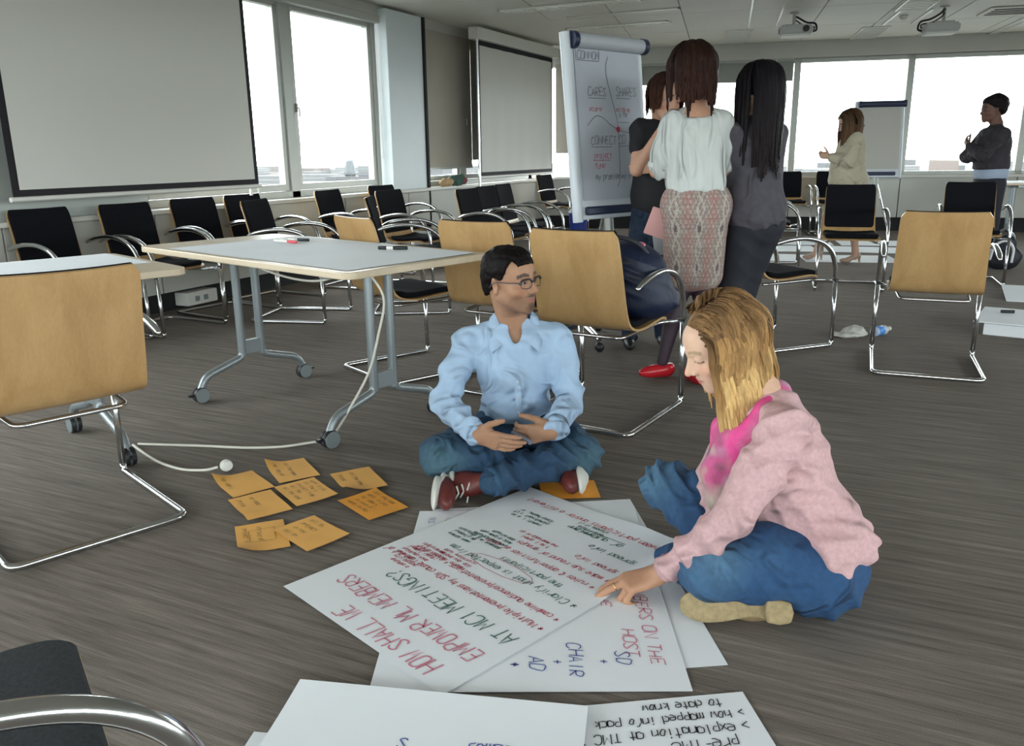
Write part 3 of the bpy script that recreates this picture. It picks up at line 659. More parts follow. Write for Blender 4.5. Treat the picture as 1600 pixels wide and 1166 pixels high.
class Ink:
    """marker ribbons laid on a surface: at(u, v) -> point"""
    def __init__(s, at, seed=1): s.at = at; s.mb = MB(); s.r = random.Random(seed)
    def line(s, pts, w=.003):
        P = []
        for i in range(len(pts)-1):
            a, b = Vector(pts[i]), Vector(pts[i+1]); m = max(1, int((b-a).length/.02))
            P += [a.lerp(b, k/m) for k in range(m)]
        P.append(Vector(pts[-1])); L_, R_ = [], []
        for i, p in enumerate(P):
            t = P[min(i+1, len(P)-1)]-P[max(i-1, 0)]
            if t.length < 1e-7: t = Vector((1, 0))
            n = Vector((-t.y, t.x)).normalized()*w/2; L_.append(s.at(*(p+n))); R_.append(s.at(*(p-n)))
        s.mb.grid([L_, R_])
    def text(s, txt, o, tx, size, w=.003, adv=None, slant=.15, jit=.06):
        """o: start of baseline (2D), tx: unit reading direction (2D)"""
        tx = Vector(tx); ty = Vector((-tx.y, tx.x)); sc = size/6; adv = adv or size*.82; q = Vector(o)
        for ch in txt:
            j = s.r.uniform(-jit, jit)*size; k = 1+s.r.uniform(-jit, jit)*1.5; a_ = adv if ch.isupper() else adv*.82
            if ch == ' ': q = q+tx*adv*.75; continue
            for st in strokes(ch):
                pts = [q+tx*((x+y*slant)*sc*(adv/size*1.15)*(1 if ch.isupper() else .85)*k)+ty*(y*sc*k+j) for x, y in st]
                if len(pts) > 2:
                    c = [Vector((p.x, p.y, 0)) for p in pts]; cc = catmull(c, 2) if ch in 'COSGBDPRUJQaecdgosu0236?&' else c; pts = [Vector((p.x, p.y)) for p in cc]
                s.line(pts, w)
            q = q+tx*a_
        return q
    def scrawl(s, o, tx, length, size, w=.002, rows=1, gap=None):
        for i in range(rows):
            ty = Vector((-tx[1], tx[0])); L_ = length*s.r.uniform(.7, 1)
            txt = ''.join(s.r.choice('naeorstilmucp') if s.r.random() > .18 else ' ' for _ in range(int(L_/(size*.62))))
            s.text(txt, Vector(o)-ty*(gap or size*1.6)*i, tx, size, w, adv=size*.75, jit=.09)
    def build(s, name, m, parent, lab=None):
        if not s.mb.v: return None
        o = ob(name, s.mb, m, parent); o['kind'] = 'stuff'
        if lab: o['label'] = lab
        return o
def ink(c, n): return mat('ink_'+n, c, .6)
RED, GREEN, BLUE, BLK, PINK = ink((.50, .04, .08), 'red'), ink((.02, .13, .08), 'green'), ink((.06, .10, .35), 'blue'), ink((.03, .03, .035), 'black'), ink((.62, .18, .26), 'pale_red')
BLUEP = ink((.30, .36, .60), 'pale_blue')

# ================================================================ SHEETS ON THE FLOOR
def sheet(name, lab, cat, o, ex, w, h, z0, m=PAPER, hz=None, nu=20, nv=26, group=None):
    """o: corner, ex: direction of the width; height runs 90 deg counter-clockwise from it"""
    ex = Vector((ex[0], ex[1], 0)).normalized(); ey = Vector((-ex.y, ex.x, 0)); o = Vector((o[0], o[1], 0))
    def at(u, v, lift=.0012):
        z = z0+(hz(u/w, v/h) if hz else .0015*math.sin(u*9+o.x*5)*math.sin(v*7)+.0015)
        return o+ex*u+ey*v+Vector((0, 0, z+lift))
    t = MB(); rows = [[at(w*i/nu, h*j/nv, 0) for i in range(nu+1)] for j in range(nv+1)]
    t.grid(rows); k = len(t.v); t.grid([[p-Vector((0, 0, .0006)) for p in r][::-1] for r in rows])
    q = ob(name, t, m, smooth=True); tag(q, lab, cat, group); q['_'] = 0; del q['_']
    return q, at
def curl(amount, corner=(1, 1), rad_=.35, base=.001):
    def f(u, v):
        d = math.hypot((u-corner[0])*.7, (v-corner[1])); return base+amount*max(0, 1-d/rad_)**2+.0012*(1+math.sin(u*7)*math.sin(v*6))
    return f
# bottom sheet
d4 = Vector((.857, .514)).normalized()
pS4, a4 = sheet('paper_sheet', 'large white sheet at the bottom of the floor pile, poking out toward the blonde woman', 'paper', (-.28-.857*.69, 1.762-.514*.69), d4, .69, .98, .0005, hz=lambda u, v: .001)
d3 = Vector((.667, .305)).normalized()
pS3, a3 = sheet('paper_sheet', 'large white sheet mid-pile on the floor with blue words SD, CHAIR, AD', 'paper', (-.998, 1.321), d3, .733, .98, .0035, hz=lambda u, v: .001)
dn = (0, -1)     # writing runs down the sheet
I = Ink(a3, 3)
I.text('MEMBERS ON THE', (.655, .50), dn, .032, .003, .030); I.text('HOST', (.60, .25), dn, .030, .003, .03); I.text('THE', (.56, .44), dn, .026, .003, .028)
I.text('TO', (.50, .44), dn, .024, .003, .026)
I.build('writing', PINK, pS3, 'pale red handwriting')
I = Ink(a3, 4); I.text('SD', (.575, .155), dn, .036, .003, .03); I.text('CHAIR', (.46, .19), dn, .034, .003, .028); I.text('AD', (.365, .135), dn, .034, .003, .03)
for x in (.53, .42, .315, .32): I.text('+', (x, .12 if x > .4 else .11), dn, .026, .003)
for k in range(5): I.line([(.27-.022*k, .115), (.273-.022*k, .115)], .003)
for k, s_ in enumerate(('YES', 'NO AD', 'BUT')): I.text(s_, (.04+.055*k, .93-.01*k), dn, .02, .002)
I.build('writing', BLUE, pS3, 'blue handwriting')
# top sheet
dx = Vector((.65, -.24)).normalized()
W1, H1 = .695, .995
pS1, a1 = sheet('paper_sheet', 'large white sheet on top of the floor pile headed HOW SHALL WE EMPOWER ML MEMBERS', 'paper', (-1.49, 1.616), dx, W1, H1, .0065,
                hz=lambda u, v: .001+(.032)*max(0, (u-.86)/.14)**2*max(0, min(1, (v-.55)/.3))*(1 if v < .99 else 1)+.012*max(0, (v-.9)/.1)**2*max(0, 1-abs(u-.75)*3), nu=34, nv=40)
def up1(tx, td): return (W1-tx, td)       # reading frame: upside-down to the viewer
bk = (-1, 0)
I = Ink(a1, 1); I.text('HOW SHALL WE', up1(.085, .075), bk, .055, .0042, .0345); I.text('EMPOWER ML MEMBERS', up1(.05, .175), bk, .052, .0042, .0325)
I.build('writing', PINK, pS1, 'pale red block capitals')
I = Ink(a1, 2); I.text('AT MC1 MEETINGS?', up1(.035, .285), bk, .050, .0036, .0335)
I.text('* Clarify what is expected from', up1(.03, .505), bk, .026, .0026, .0205); I.text('the participants', up1(.13, .555), bk, .024, .0026, .019)
I.text('spread info', up1(.06, .80), bk, .024, .003, .02); I.text('of question', up1(.16, .86), bk, .026, .003, .023); I.line([up1(.16, .87), up1(.33, .865)], .003)
for (tx, td, n, L_) in ((.42, .66, 4, .16), (.43, .84, 3, .2), (.25, .90, 3, .14), (.52, .60, 3, .12)): I.scrawl(up1(tx, td), bk, L_, .015, .0026, n, -.024)
I.build('writing', GREEN, pS1, 'dark green handwriting')
I = Ink(a1, 7); I.text('* Multiple presentations by SDs cause time out of', up1(.02, .36), bk, .024, .0028, .0165); I.text('* combine audience/presentations + pilot more', up1(.02, .42), bk, .023, .0026, .0165)
I.text('* rules & opportunities of each', up1(.06, .61), bk, .022, .0026, .0175); I.text('* make sub round of groups', up1(.05, .665), bk, .022, .0026, .0175); I.text('* spread info', up1(.04, .72), bk, .022, .0026, .0175)
I.text('between participants and/or a different', up1(.035, .925), bk, .025, .0028, .0185)
for (tx, td, n, L_) in ((.40, .47, 3, .15), (.52, .45, 7, .13), (.30, .72, 2, .2)): I.scrawl(up1(tx, td), bk, L_, .015, .0024, n, -.022)
I.line([up1(.33+.13*math.cos(t/10*2*math.pi), .50+.035*math.sin(t/10*2*math.pi)) for t in range(11)], .0018)
I.build('writing', RED, pS1, 'red handwriting')
# two sheets cut by the bottom edge of the picture
pB0, aB0 = sheet('paper_sheet', 'white sheet corner lowest at the bottom edge of the picture, left', 'paper', (-.962, .523), (.955, .297), .66, .62, .0005, hz=lambda u, v: .0008)
dB1 = Vector((.961, .275)).normalized(); nB1 = Vector((-dB1.y, dB1.x))
oB1 = Vector((-1.156, 1.28))-nB1*.98
pB1, aB1 = sheet('paper_sheet', 'blank white sheet along the bottom edge of the picture, left of the written one', 'paper', oB1, dB1, .66, .98, .009, hz=lambda u, v: .001+.010*max(0, (v-.8)/.2)**2)
I = Ink(aB1, 9); I.text('Lumas', (.52, .84), bk, .028, .0028); I.text('S', (.30, .83), bk, .026, .003); I.build('writing', BLUE, pB1, 'blue handwriting')
dB2 = Vector((.848, .53)).normalized(); nB2 = Vector((-dB2.y, dB2.x)); oB2 = Vector((-.815, 1.305))-nB2*.98
pB2, aB2 = sheet('paper_sheet', 'white sheet at the bottom edge with black notes pre-TMC and explanation', 'paper', oB2, dB2, .69, .98, .003, hz=lambda u, v: .001)
I = Ink(aB2, 5)
for k, (s_, x_, sz) in enumerate((('to date know', .63, .026), ('> how mapped info pack', .665, .026), ('> explanation at TMC 2', .66, .028), ('pre-TMC', .62, .032))):
    I.text(s_, (x_-.0, .962-.041*k), (-1, 0), sz, .0028, sz*.72)
I.build('writing', BLK, pB2, 'black handwriting')
# orange cards
ORANGE = mat('orange_card', (.88, .46, .11), .75, var=.03, vscale=6)
ORANGE2 = mat('deep_orange_card', (.86, .36, .035), .75, var=.03, vscale=6)
cards = [((-2.011, 2.211), (.094, .137), 'orange card farthest back, its left corner curled up', (0, 1), 1),
         ((-2.076, 2.042), (.087, .179), 'orange card at the left of the group, left edge curling up near the white plug', (0, 1), 1),
         ((-1.809, 2.063), (.077, .142), 'pale orange card in the middle of the group, fully covered in notes', (1, 0), 0),
         ((-1.885, 1.907), (.081, .146), 'orange card overlapping the left one, with a wedge gap beside it', (0, .2), 0),
         ((-1.716, 2.223), (.085, .114), 'orange card at the right of the group, its lower corner folded', (0, 0), 1),
         ((-1.517, 2.074), (.071, .154), 'deep orange card rightmost of the group, nearest the white sheets', (1, 1), 0),
         ((-1.745, 1.712), (.115, .12), 'orange card nearest the viewer with a curled right side', (0, 0), 1),
         ((-1.563, 1.811), (.058, .154), 'orange card nearest the viewer on the right, with four lines of notes', (1, 0), 0)]
random.seed(11)
notes = ['in rows of', 'project time', 'ask about it', 'no idea yet', 'all the same', 'work in pairs']
for i, (o_, d_, lab, cn, cu) in enumerate(cards):
    # o_ is the near-right corner; width .155 runs along d_, length .215 back to the left
    e = Vector(d_).normalized(); 
    lvl = .001+.0022*[2, 1, 4, 3, 4, 3, 1, 3][i]
    q, at_ = sheet('note_card', lab, 'card', o_, e, .155, .215, lvl, ORANGE2 if i in (5,) else ORANGE, hz=curl(.028 if cu else .006, cn, .45), nu=10, nv=14, group='orange note cards on the carpet')
    I = Ink(at_, 20+i)
    nl = [2, 1, 5, 2, 2, 5, 2, 4][i]
    for k in range(nl):
        I.text(random.choice(notes)[:random.randint(6, 12)], (.022+.026*k*(5/max(nl, 3)), .185), (0, -1), .017, .0016, .0145)
    if i == 6: I.line([(.04, .16), (.12, .16), (.12, .07), (.04, .07), (.04, .16)], .0016)
    I.build('writing', ink((.16, .10, .02), 'brown_black'), q)
q, at_ = sheet('note_card', 'blank deep orange card tucked under the white sheets beside the man', 'card', (-1.059, 2.468), (.179, .096), .205, .16, .005, ORANGE2, hz=lambda u, v: .001, nu=4, nv=4, group='orange note cards on the carpet')

# ================================================================ ON THE TABLES
TM = Matrix.Translation(tb.location) @ Matrix.Rotation(rad(-15.7), 4, 'Z')
def tsheet(lab, x0, y0, w, h, z=.7655, T=TM, rz=0):
    t = MB(); rows = [[T @ Matrix.Rotation(rz, 4, 'Z') @ Vector((x0+w*i/16, y0+h*j/10, z+.0008+.0007*math.sin(i*.8)*math.sin(j*.9))) for i in range(17)] for j in range(11)]
    t.grid(rows); t.grid([[p-Vector((0, 0, .0005)) for p in r][::-1] for r in rows])
    return tag(ob('paper_sheet', t, PAPER, smooth=True), lab, 'paper')
tsheet('white sheet on the near table, left one under the red pen', -.56, -.36, .66, .73)
tsheet('white sheet on the near table, right one under the black marker', .09, -.355, .68, .70, .7665)
T2 = Matrix.Translation(tb2.location) @ Matrix.Rotation(rad(70.5), 4, 'Z')
tsheet('white sheet on the table at the left edge', -.15, -.12, .93, .50, .7655, T2)
T3 = Matrix.Translation(tb3.location) @ Matrix.Rotation(rad(12), 4, 'Z')
tsheet('white sheet on the far table at the right edge', -.7, -.3, .9, .6, .7655, T3)
def marker(lab, a, b, r, body, capc, z=.7685, lab2=None):
    a, b = Vector((*a, z+r)), Vector((*b, z+r)); d = (b-a); t = thing('marker_pen', lab, 'pen', a, math.atan2(d.y, d.x), 'pens on the near table'); L_ = d.length; ry = Matrix.Rotation(rad(90), 3, 'Y')
    ob('barrel', MB().lathe([(0, 0), (r*.8, .001), (r, .006), (r, L_*.62), (r*.9, L_*.63)], (0, 0, 0), 14, ry), body, t, smooth='auto')
    ob('cap', MB().lathe([(r*.95, L_*.62), (r*1.06, L_*.625), (r*1.02, L_*.97), (r*.8, L_), (0, L_)], (0, 0, 0), 14, ry), capc, t, smooth='auto')
    ob('print_label', MB().lathe([(r*1.005, L_*.3), (r*1.01, L_*.3), (r*1.01, L_*.52), (r*1.005, L_*.52)], (0, 0, 0), 14, ry), WHITEP, t, smooth='auto')
REDP = mat('red_plastic', (.62, .03, .06), .35)
marker('thick black marker lying alone on the right half of the near table', (-2.140, 3.118), (-2.010, 3.160), .0085, BLACKP, BLACKP)
marker('black-and-grey marker behind the red one on the near table', (-2.86, 3.31), (-2.68, 3.31), .0075, mat('grey_barrel', (.5, .5, .5), .4), BLACKP)
marker('red-capped marker beside the grey one on the near table', (-2.86, 3.262), (-2.68, 3.215), .0065, WHITEP, REDP)
# ================================================================ CABLES
CAB = mat('ivory_cable', (.66, .64, .56), .5)
c1 = catmull([(-2.66, 2.86, .73), (-2.53, 2.82, .695), (-2.40, 2.87, .655), (-2.28, 2.91, .655), (-2.13, 2.93, .72)], 8)
tag(ob('power_cable', MB().tube(c1, .0055, 8), CAB, smooth=True), 'ivory cable sagging under the near table top', 'cable')
c2 = catmull([(-2.02, 2.85, .72), (-1.955, 2.87, .60), (-1.945, 2.80, .45), (-1.975, 2.76, .30), (-2.04, 2.70, .15), (-2.10, 2.68, .05), (-2.13, 2.68, .008), (-2.19, 2.62, .007), (-2.27, 2.53, .007), (-2.40, 2.46, .007), (-2.6, 2.40, .007), (-2.86, 2.312, .007)], 10)
tag(ob('power_cable', MB().tube(c2, .0055, 8), CAB, smooth=True), 'ivory cable running down the right table leg and across the carpet', 'cable')
pc = thing('power_cable', 'ivory cable with a round white plug on the carpet behind the orange cards', 'cable', (-2.30, 2.24, 0))
c3 = catmull([(-.57, .055, .007), (-.44, .0, .007), (-.30, -.05, .007), (-.16, -.07, .007), (-.06, -.05, .012), (-.02, -.02, .02)], 8)
ob('cord', MB().tube(c3, .0055, 8), CAB, pc, smooth=True)
ob('plug', MB().lathe([(0, -.024), (.014, -.023), (.016, -.005), (.023, 0), (.023, .012), (.018, .016), (.018, .03), (0, .031)], (0, 0, .0235), 18, Matrix.Rotation(rad(78), 3, 'Y') @ Matrix.Rotation(rad(25), 3, 'X')), WHITEP, pc, smooth='auto')
# ================================================================ FLIP CHARTS
FW = mat('flip_white', (.60, .64, .68), .35); NAVY = mat('navy_plastic', (.015, .022, .06), .4)
def flipchart(lab, bl, br, z0, tl, tr, z1, roll=True, star=True):
    bl, br, tl, tr = Vector((*bl, z0)), Vector((*br, z0)), Vector((*tl, z1)), Vector((*tr, z1))
    ex = (br-bl).normalized(); ey = (tl-bl).normalized(); en = ex.cross(ey).normalized(); W_ = (br-bl).length; H_ = (tl-bl).length
    base = Vector((*((bl+br)/2-en*.25).xy, 0)); t = thing('flip_chart', lab, 'flip chart', base)
    f = lambda a, b, c: bl+ex*a+ey*b+en*c-base
    def box(a0, a1, b0, b1, c0, c1): return MB().add([f(*q) for q in ((a0, b0, c0), (a1, b0, c0), (a1, b1, c0), (a0, b1, c0), (a0, b0, c1), (a1, b0, c1), (a1, b1, c1), (a0, b1, c1))], [(0, 3, 2, 1), (4, 5, 6, 7), (0, 1, 5, 4), (1, 2, 6, 5), (2, 3, 7, 6), (3, 0, 4, 7)])
    ob('board', box(0, W_, 0, H_, -.03, 0), FW, t, bevel=.006)
    ob('side_rail', MB().tube([f(.0, -.01, -.01), f(0, H_, -.01)], .030, 14), FW, t, smooth='auto'); ob('side_rail', MB().tube([f(W_, -.01, -.01), f(W_, H_, -.01)], .018, 14), FW, t, smooth='auto')
    ob('pen_tray', box(.05, W_-.06, .025, .075, .0, .025), NAVY, t, bevel=.01)
    at = lambda u, v, lift=.0015: f(.045+u, .11+v, .008+lift+.003*math.sin(u*6))
    pw, ph = W_-.07, H_-.17
    pd = ob('paper_pad', MB().grid([[at(pw*i/12, ph*j/14, -.0015) for i in range(13)] for j in range(15)]), mat('flip_paper', (.42, .45, .50), .8) if star else mat('flip_paper_warm', (.46, .45, .41), .8), t, smooth=True)
    ob('top_roll', MB().tube([f(.03, H_-.04, .012), f(W_+.01, H_-.04, .012)], .042, 16), mat('roll_grey', (.42, .44, .47), .5), t, smooth='auto')
    for a in (.02, W_-.0): ob('end_cap', MB().tube([f(a, H_-.04, .012), f(a+.035, H_-.04, .012)], .046, 16), NAVY, t, smooth='auto')
    ob('post', MB().tube([f(W_*.5, .1, -.05), Vector((0, 0, .10))], .020, 12), CHROME, t, smooth='auto'); ob('post', MB().tube([f(W_*.5, .35, -.045), f(W_*.5, -.1, -.05)], .028, 12), FRAMEM, t, smooth='auto')
    if star:
        for k in range(5):
            a = rad(72*k+20); e = Vector((math.cos(a), math.sin(a), 0))
            ob('foot', MB().tube([Vector((0, 0, .11)), e*.32+Vector((0, 0, .075))], [.022, .014], 10), CHROME, t, smooth='auto')
            ob('caster', MB().sphere(e*.32+Vector((0, 0, .032)), (.03, .03, .032), 8), BLACKP, t, smooth=True)
    return t, at, pw, ph, pd
fc, at, pw, ph, pd = flipchart('flip chart with a handwritten paper sheet, beside the standing women', (-1.712, 4.538), (-1.468, 5.093), .80, (-1.789, 4.508), (-1.50, 5.10), 1.82)
k_ = ink((.09, .09, .11), 'grey_black'); I = Ink(at, 8)
sx, sy = pw/.56, ph/.85
I.line([(.20*sx, .77), (.01, .77), (.01, .84), (.205*sx, .84), (.20*sx, .77)], .003); I.text('COMMON', (.02, .78), (1, 0), .04, .003, .03)
for s_, x, y in (('CARES', .09, .585), ('SHARES', .335, .59), ('CONNECT', .09, .315), ('CO', .335, .32)): I.text(s_, (x*sx, y), (1, 0), .045, .0032, .032*sx)
for x0_, x1_, y in ((.09, .24, .57), (.335, .47, .575), (.09, .27, .30), (.335, .44, .305), (.35, .44, .44)): I.line([(x0_*sx, y), (x1_*sx, y)], .0025)
cv = lambda P_: [Vector((p.x, p.y)) for p in catmull([(x*sx, y, 0) for x, y in P_], 6)]
I.line(cv([(.28, .80), (.255, .74), (.265, .66), (.31, .52), (.335, .42), (.335, .30), (.325, .12), (.30, .07)]), .0035)
I.line(cv([(.07, .42), (.14, .47), (.20, .465), (.27, .425), (.33, .40), (.40, .385), (.50, .38)]), .0035)
I.text('my problem', (.11*sx, .115), (1, 0), .036, .003, .026); I.text('my pr', (.34*sx, .115), (1, 0), .034, .003, .026); I.scrawl((.35*sx, .47), (1, 0), .12, .03, .0025)
I.build('drawing', k_, fc, 'black handwriting and a curved cross')
I = Ink(at, 12); I.text('scare', (.09*sx, .50), (1, 0), .026, .003, .026); I.scrawl((.33*sx, .50), (1, 0), .15, .026, .003); I.text('project', (.11*sx, .235), (1, 0), .036, .003, .026); I.text('tune', (.11*sx, .18), (1, 0), .034, .003, .026); I.line([(.1*sx, .225), (.25*sx, .225)], .003)
I.build('drawing', ink((.45, .06, .08), 'board_red'), fc, 'red handwriting')
dm = [at(.335*sx+.016*math.cos(k*math.pi/8), .40+.016*math.sin(k*math.pi/8), .002) for k in range(16)]; dn_ = [v+Vector((.6, -.75, .1))*.004 for v in dm]
ob('magnet', MB().add(dm+dn_, [tuple(range(16)), tuple(range(16, 32))]+[(k, (k+1) % 16, 16+(k+1) % 16, 16+k) for k in range(16)]), ink((.45, .02, .06), 'magnet_red'), fc)['label'] = 'red dot'
g1 = far(.62, -.9); g2 = far(1.20, -.9); 
fc2, at2, _, _, pd2 = flipchart('blank flip chart standing by the far window behind the woman in beige', g1.xy, g2.xy, .80, far(.60, -.75).xy, far(1.22, -.75).xy, 1.80, star=False)
for c in fc2.children:
    if c.name.split('.')[0] == 'top_roll': c.data.materials[0] = NAVY
for a in (-.28, .28): ob('foot', MB().tube([(a*.2, 0, .7), (a, -.3, .0)], .012, 8), CHROME, fc2, smooth='auto')
# ================================================================ SMALL THINGS
def folds(v, amp, f, dirv, seed=0):
    d = np.array(dirv, float); d /= np.linalg.norm(d); s = v@d*f*1.25+2.6*nz(v, f*.26, seed); m = np.clip(.55+.9*nz(v, 11, seed+2), .08, 1.1); return amp*m*(np.maximum(0, 1-np.sqrt(np.sin(s)**2+.02))**1.3-.35)
# backpack on the wooden chair
bp = thing('backpack', 'navy backpack with a pink cloth on top, on the wooden chair seat', 'bag', (-1.15, 3.56, .47), rad(-7.5))
B = Soft().ell((0.05, .0, .15), (.19, .14, .17), k=.05).ell((.10, .04, .07), (.17, .15, .09), k=.05).ell((0.02, -.03, .22), (.14, .10, .09), k=.05).ell((.04, -.0, .27), (.10, .08, .05), k=.03)
NV = mat('navy_nylon', (.006, .011, .036), .55, bump=.3, bscale=60); NV2 = mat('black_nylon', (.012, .013, .02), .6)
softob('body', B.mesh(.008), NV, bp, disp=lambda v: folds(v, .010, 38, (.3, .2, 1), 3)+.004*nz(v, 40))
softob('flap', Soft().ell((.03, -.02, .255), (.145, .115, .045), R3(10, 0, 0), k=.03).mesh(.007), NV2, bp, disp=lambda v: .004*nz(v, 50))
softob('pink_cloth', Soft().ell((.06, -.03, .305), (.075, .045, .014), R3(20, -8, 10), k=.01).mesh(.004), mat('pink_cloth', (.72, .22, .32), .8), bp)
ob('strap', MB().tube(catmull([(-.08, -.10, .26), (-.1, -.13, .32), (.02, -.12, .355), (.12, -.08, .33), (.17, -.02, .24), (.2, .02, .1)]), .010, 8, flat=.5), NV2, bp, smooth=True)
ob('strap', MB().tube(catmull([(-.10, -.08, .20), (-.13, -.12, .28), (-.07, -.12, .33), (-.02, -.1, .30)]), .011, 8, flat=.4), NV2, bp, smooth=True)
ob('buckle', MB().box((-.075, -.135, .285), (.035, .008, .03), ch=.003).box((-.075, -.142, .285), (.018, .004, .012)), CHROME, bp)
# crumpled bottle
bt = thing('water_bottle', 'small crumpled plastic water bottle with a blue label on the carpet', 'bottle', (-.085, 5.80, 0), rad(60))
PET = mat('clear_plastic', (.80, .86, .90), .12, spec=.8, alpha=.45)
def bprof(z0, z1, R_): return [(R_*(1+.07*math.sin(z*330)), z) for z in np.linspace(z0, z1, 14)]
rb = Matrix.Rotation(rad(62), 3, 'Y')
ob('bottle_body', MB().lathe([(0.004, 0), (.026, .002)]+bprof(.008, .12, .030)+[(.024, .14), (.012, .158), (.012, .17), (0.003, .171)], (-.08, 0, .032), 18, Matrix.Rotation(rad(90), 3, 'Y')), PET, bt, smooth='auto')
ob('bottle_label', MB().lathe([(.031, .035), (.0315, .036), (.0315, .085), (.031, .086)], (-.08, 0, .032), 18, Matrix.Rotation(rad(90), 3, 'Y')), mat('blue_label', (.04, .22, .62), .4), bt, smooth='auto')
ob('bottle_cap', MB().lathe([(.014, .168), (.0145, .17), (.0145, .184), (.012, .186), (0, .186)], (-.08, 0, .032), 14, Matrix.Rotation(rad(90), 3, 'Y')), WHITEP, bt, smooth='auto')
tag(softob('crumpled_cloth', Soft().ell((-.27, 5.70, .012), (.13, .07, .018), R3(0, 0, 35), k=.02).ell((-.24, 5.74, .03), (.075, .055, .03), R3(0, 0, 20), k=.02).mesh(.006, cut=lambda P: .001-P[..., 2]), mat('grey_cloth', (.50, .49, .45), .8), disp=lambda v: .007*nz(v, 55, 2)+.004*nz(v, 120)), 'crumpled pale grey cloth on the carpet beside the bottle', 'cloth')
# white board boxes at the right edge
wb1 = thing('display_box', 'low white box with a black marker on its lid at the right edge', 'box', (.80, 6.22, 0), rad(-10))
ob('box_base', MB().bx((-.25, -.2, 0), (.55, .3, .075)), PAPER, wb1, bevel=.004); 
ob('box_lid', MB().box((.12, .08, .085), (.86, .60, .008)), PAPER, wb1)
tag(ob('marker_pen', MB().tube([(.64, 6.42, .099), (.72, 6.44, .099)], .011, 12), BLACKP, smooth='auto'), 'black marker on the lid of the low white box', 'pen')
wb2 = tag(ob('foam_board', MB().box((1.15, 7.75, .03), (.75, .5, .012), Matrix.Rotation(rad(6), 3, 'X')), PAPER), 'white board lying on the carpet behind the low white box', 'board')
# far sheets on the carpet
random.seed(7); lbs = ['under the front foot of', 'beneath the rear heel of', 'left of', 'right of', 'behind', 'farthest behind', 'just in front of', 'far left of']
k = 0
for (x, y, a, w_, h_) in ((-1.55, 9.75, 8, .98, .66), (-.55, 9.90, 14, .98, .66), (.42, 10.15, 10, .9, .62), (-1.45, 10.65, 16, .98, .66), (-.40, 10.85, 5, .98, .66), (-1.35, 11.45, 12, .98, .66), (-.3, 11.65, 12, .98, .66), (.62, 11.0, 20, .8, .6)):
    ex = Vector((math.cos(rad(a)), math.sin(rad(a))))
    q, _ = sheet('paper_sheet', 'white sheet on the far carpet %s the woman in beige' % lbs[k], 'paper', (x-ex.x*w_/2+ex.y*h_/2, y-ex.y*w_/2-ex.x*h_/2), ex, w_, h_, .001+.001*k, hz=lambda u, v: .001, nu=2, nv=2, group='white sheets on the far carpet'); k += 1
# clothes heap on the sill
cl = thing('clothes_heap', 'heap of tan and dark green clothes on the far window sill', 'clothes', (-5.17, 9.25, .80))
softob('tan_garment', Soft().ell((0, -.16, .05), (.05, .15, .05), k=.03).ell((.01, -.27, .045), (.05, .06, .045), k=.03).mesh(.009), mat('tan_cloth', (.48, .33, .17), .85), cl, disp=lambda v: .014*nz(v, 38))
softob('green_garment', Soft().ell((.02, .10, .06), (.05, .14, .06), R3(20, 0, 0), k=.03).ell((0, .0, .07), (.05, .10, .05), k=.03).mesh(.009), mat('green_cloth', (.05, .10, .08), .85), cl, disp=lambda v: .014*nz(v, 42, 4))
softob('red_garment', Soft().ell((.02, .23, .055), (.05, .07, .055), k=.03).mesh(.009), mat('maroon_cloth', (.20, .06, .06), .85), cl, disp=lambda v: .010*nz(v, 42, 5))
wbn = tag(ob('waste_bin', MB().lathe([(.10, 0), (.13, .38), (.135, .38), (.135, .39), (.12, .39), (.1, .02), (0, .02)], (-4.05, 10.7, 0), 20), mat('blue_plastic', (.02, .04, .25), .4), smooth='auto'), 'dark blue waste bin on the carpet beyond the rows of chairs', 'bin')
# bag near the crossed-armed woman
bg_ = thing('shoulder_bag', 'black bag with white looped handles on the carpet at the right', 'bag', (.90, 9.55, 0))
softob('body', Soft().ell((0, 0, .12), (.17, .10, .13), k=.04).ell((.0, 0, .26), (.11, .07, .08), k=.04).mesh(.012, cut=lambda P: .001-P[..., 2]), NV2, bg_, disp=lambda v: .008*nz(v, 40))
ob('handle', MB().tube(catmull([(-.12, -.11, .10), (-.09, -.13, .24), (.0, -.13, .29), (.07, -.12, .22), (.07, -.11, .08)]), .012, 8), mat('white_strap', (.7, .7, .72), .5), bg_, smooth=True)
for c in list(fg.children):        # the far arm of this chair is missing in the place
    if (c.name.split('.')[0] in ('armrest', 'leg', 'bolt') and min(v.co.x for v in c.data.vertices) < -.2) or c.name.startswith('seat_support'): D.objects.remove(c, do_unlink=True)
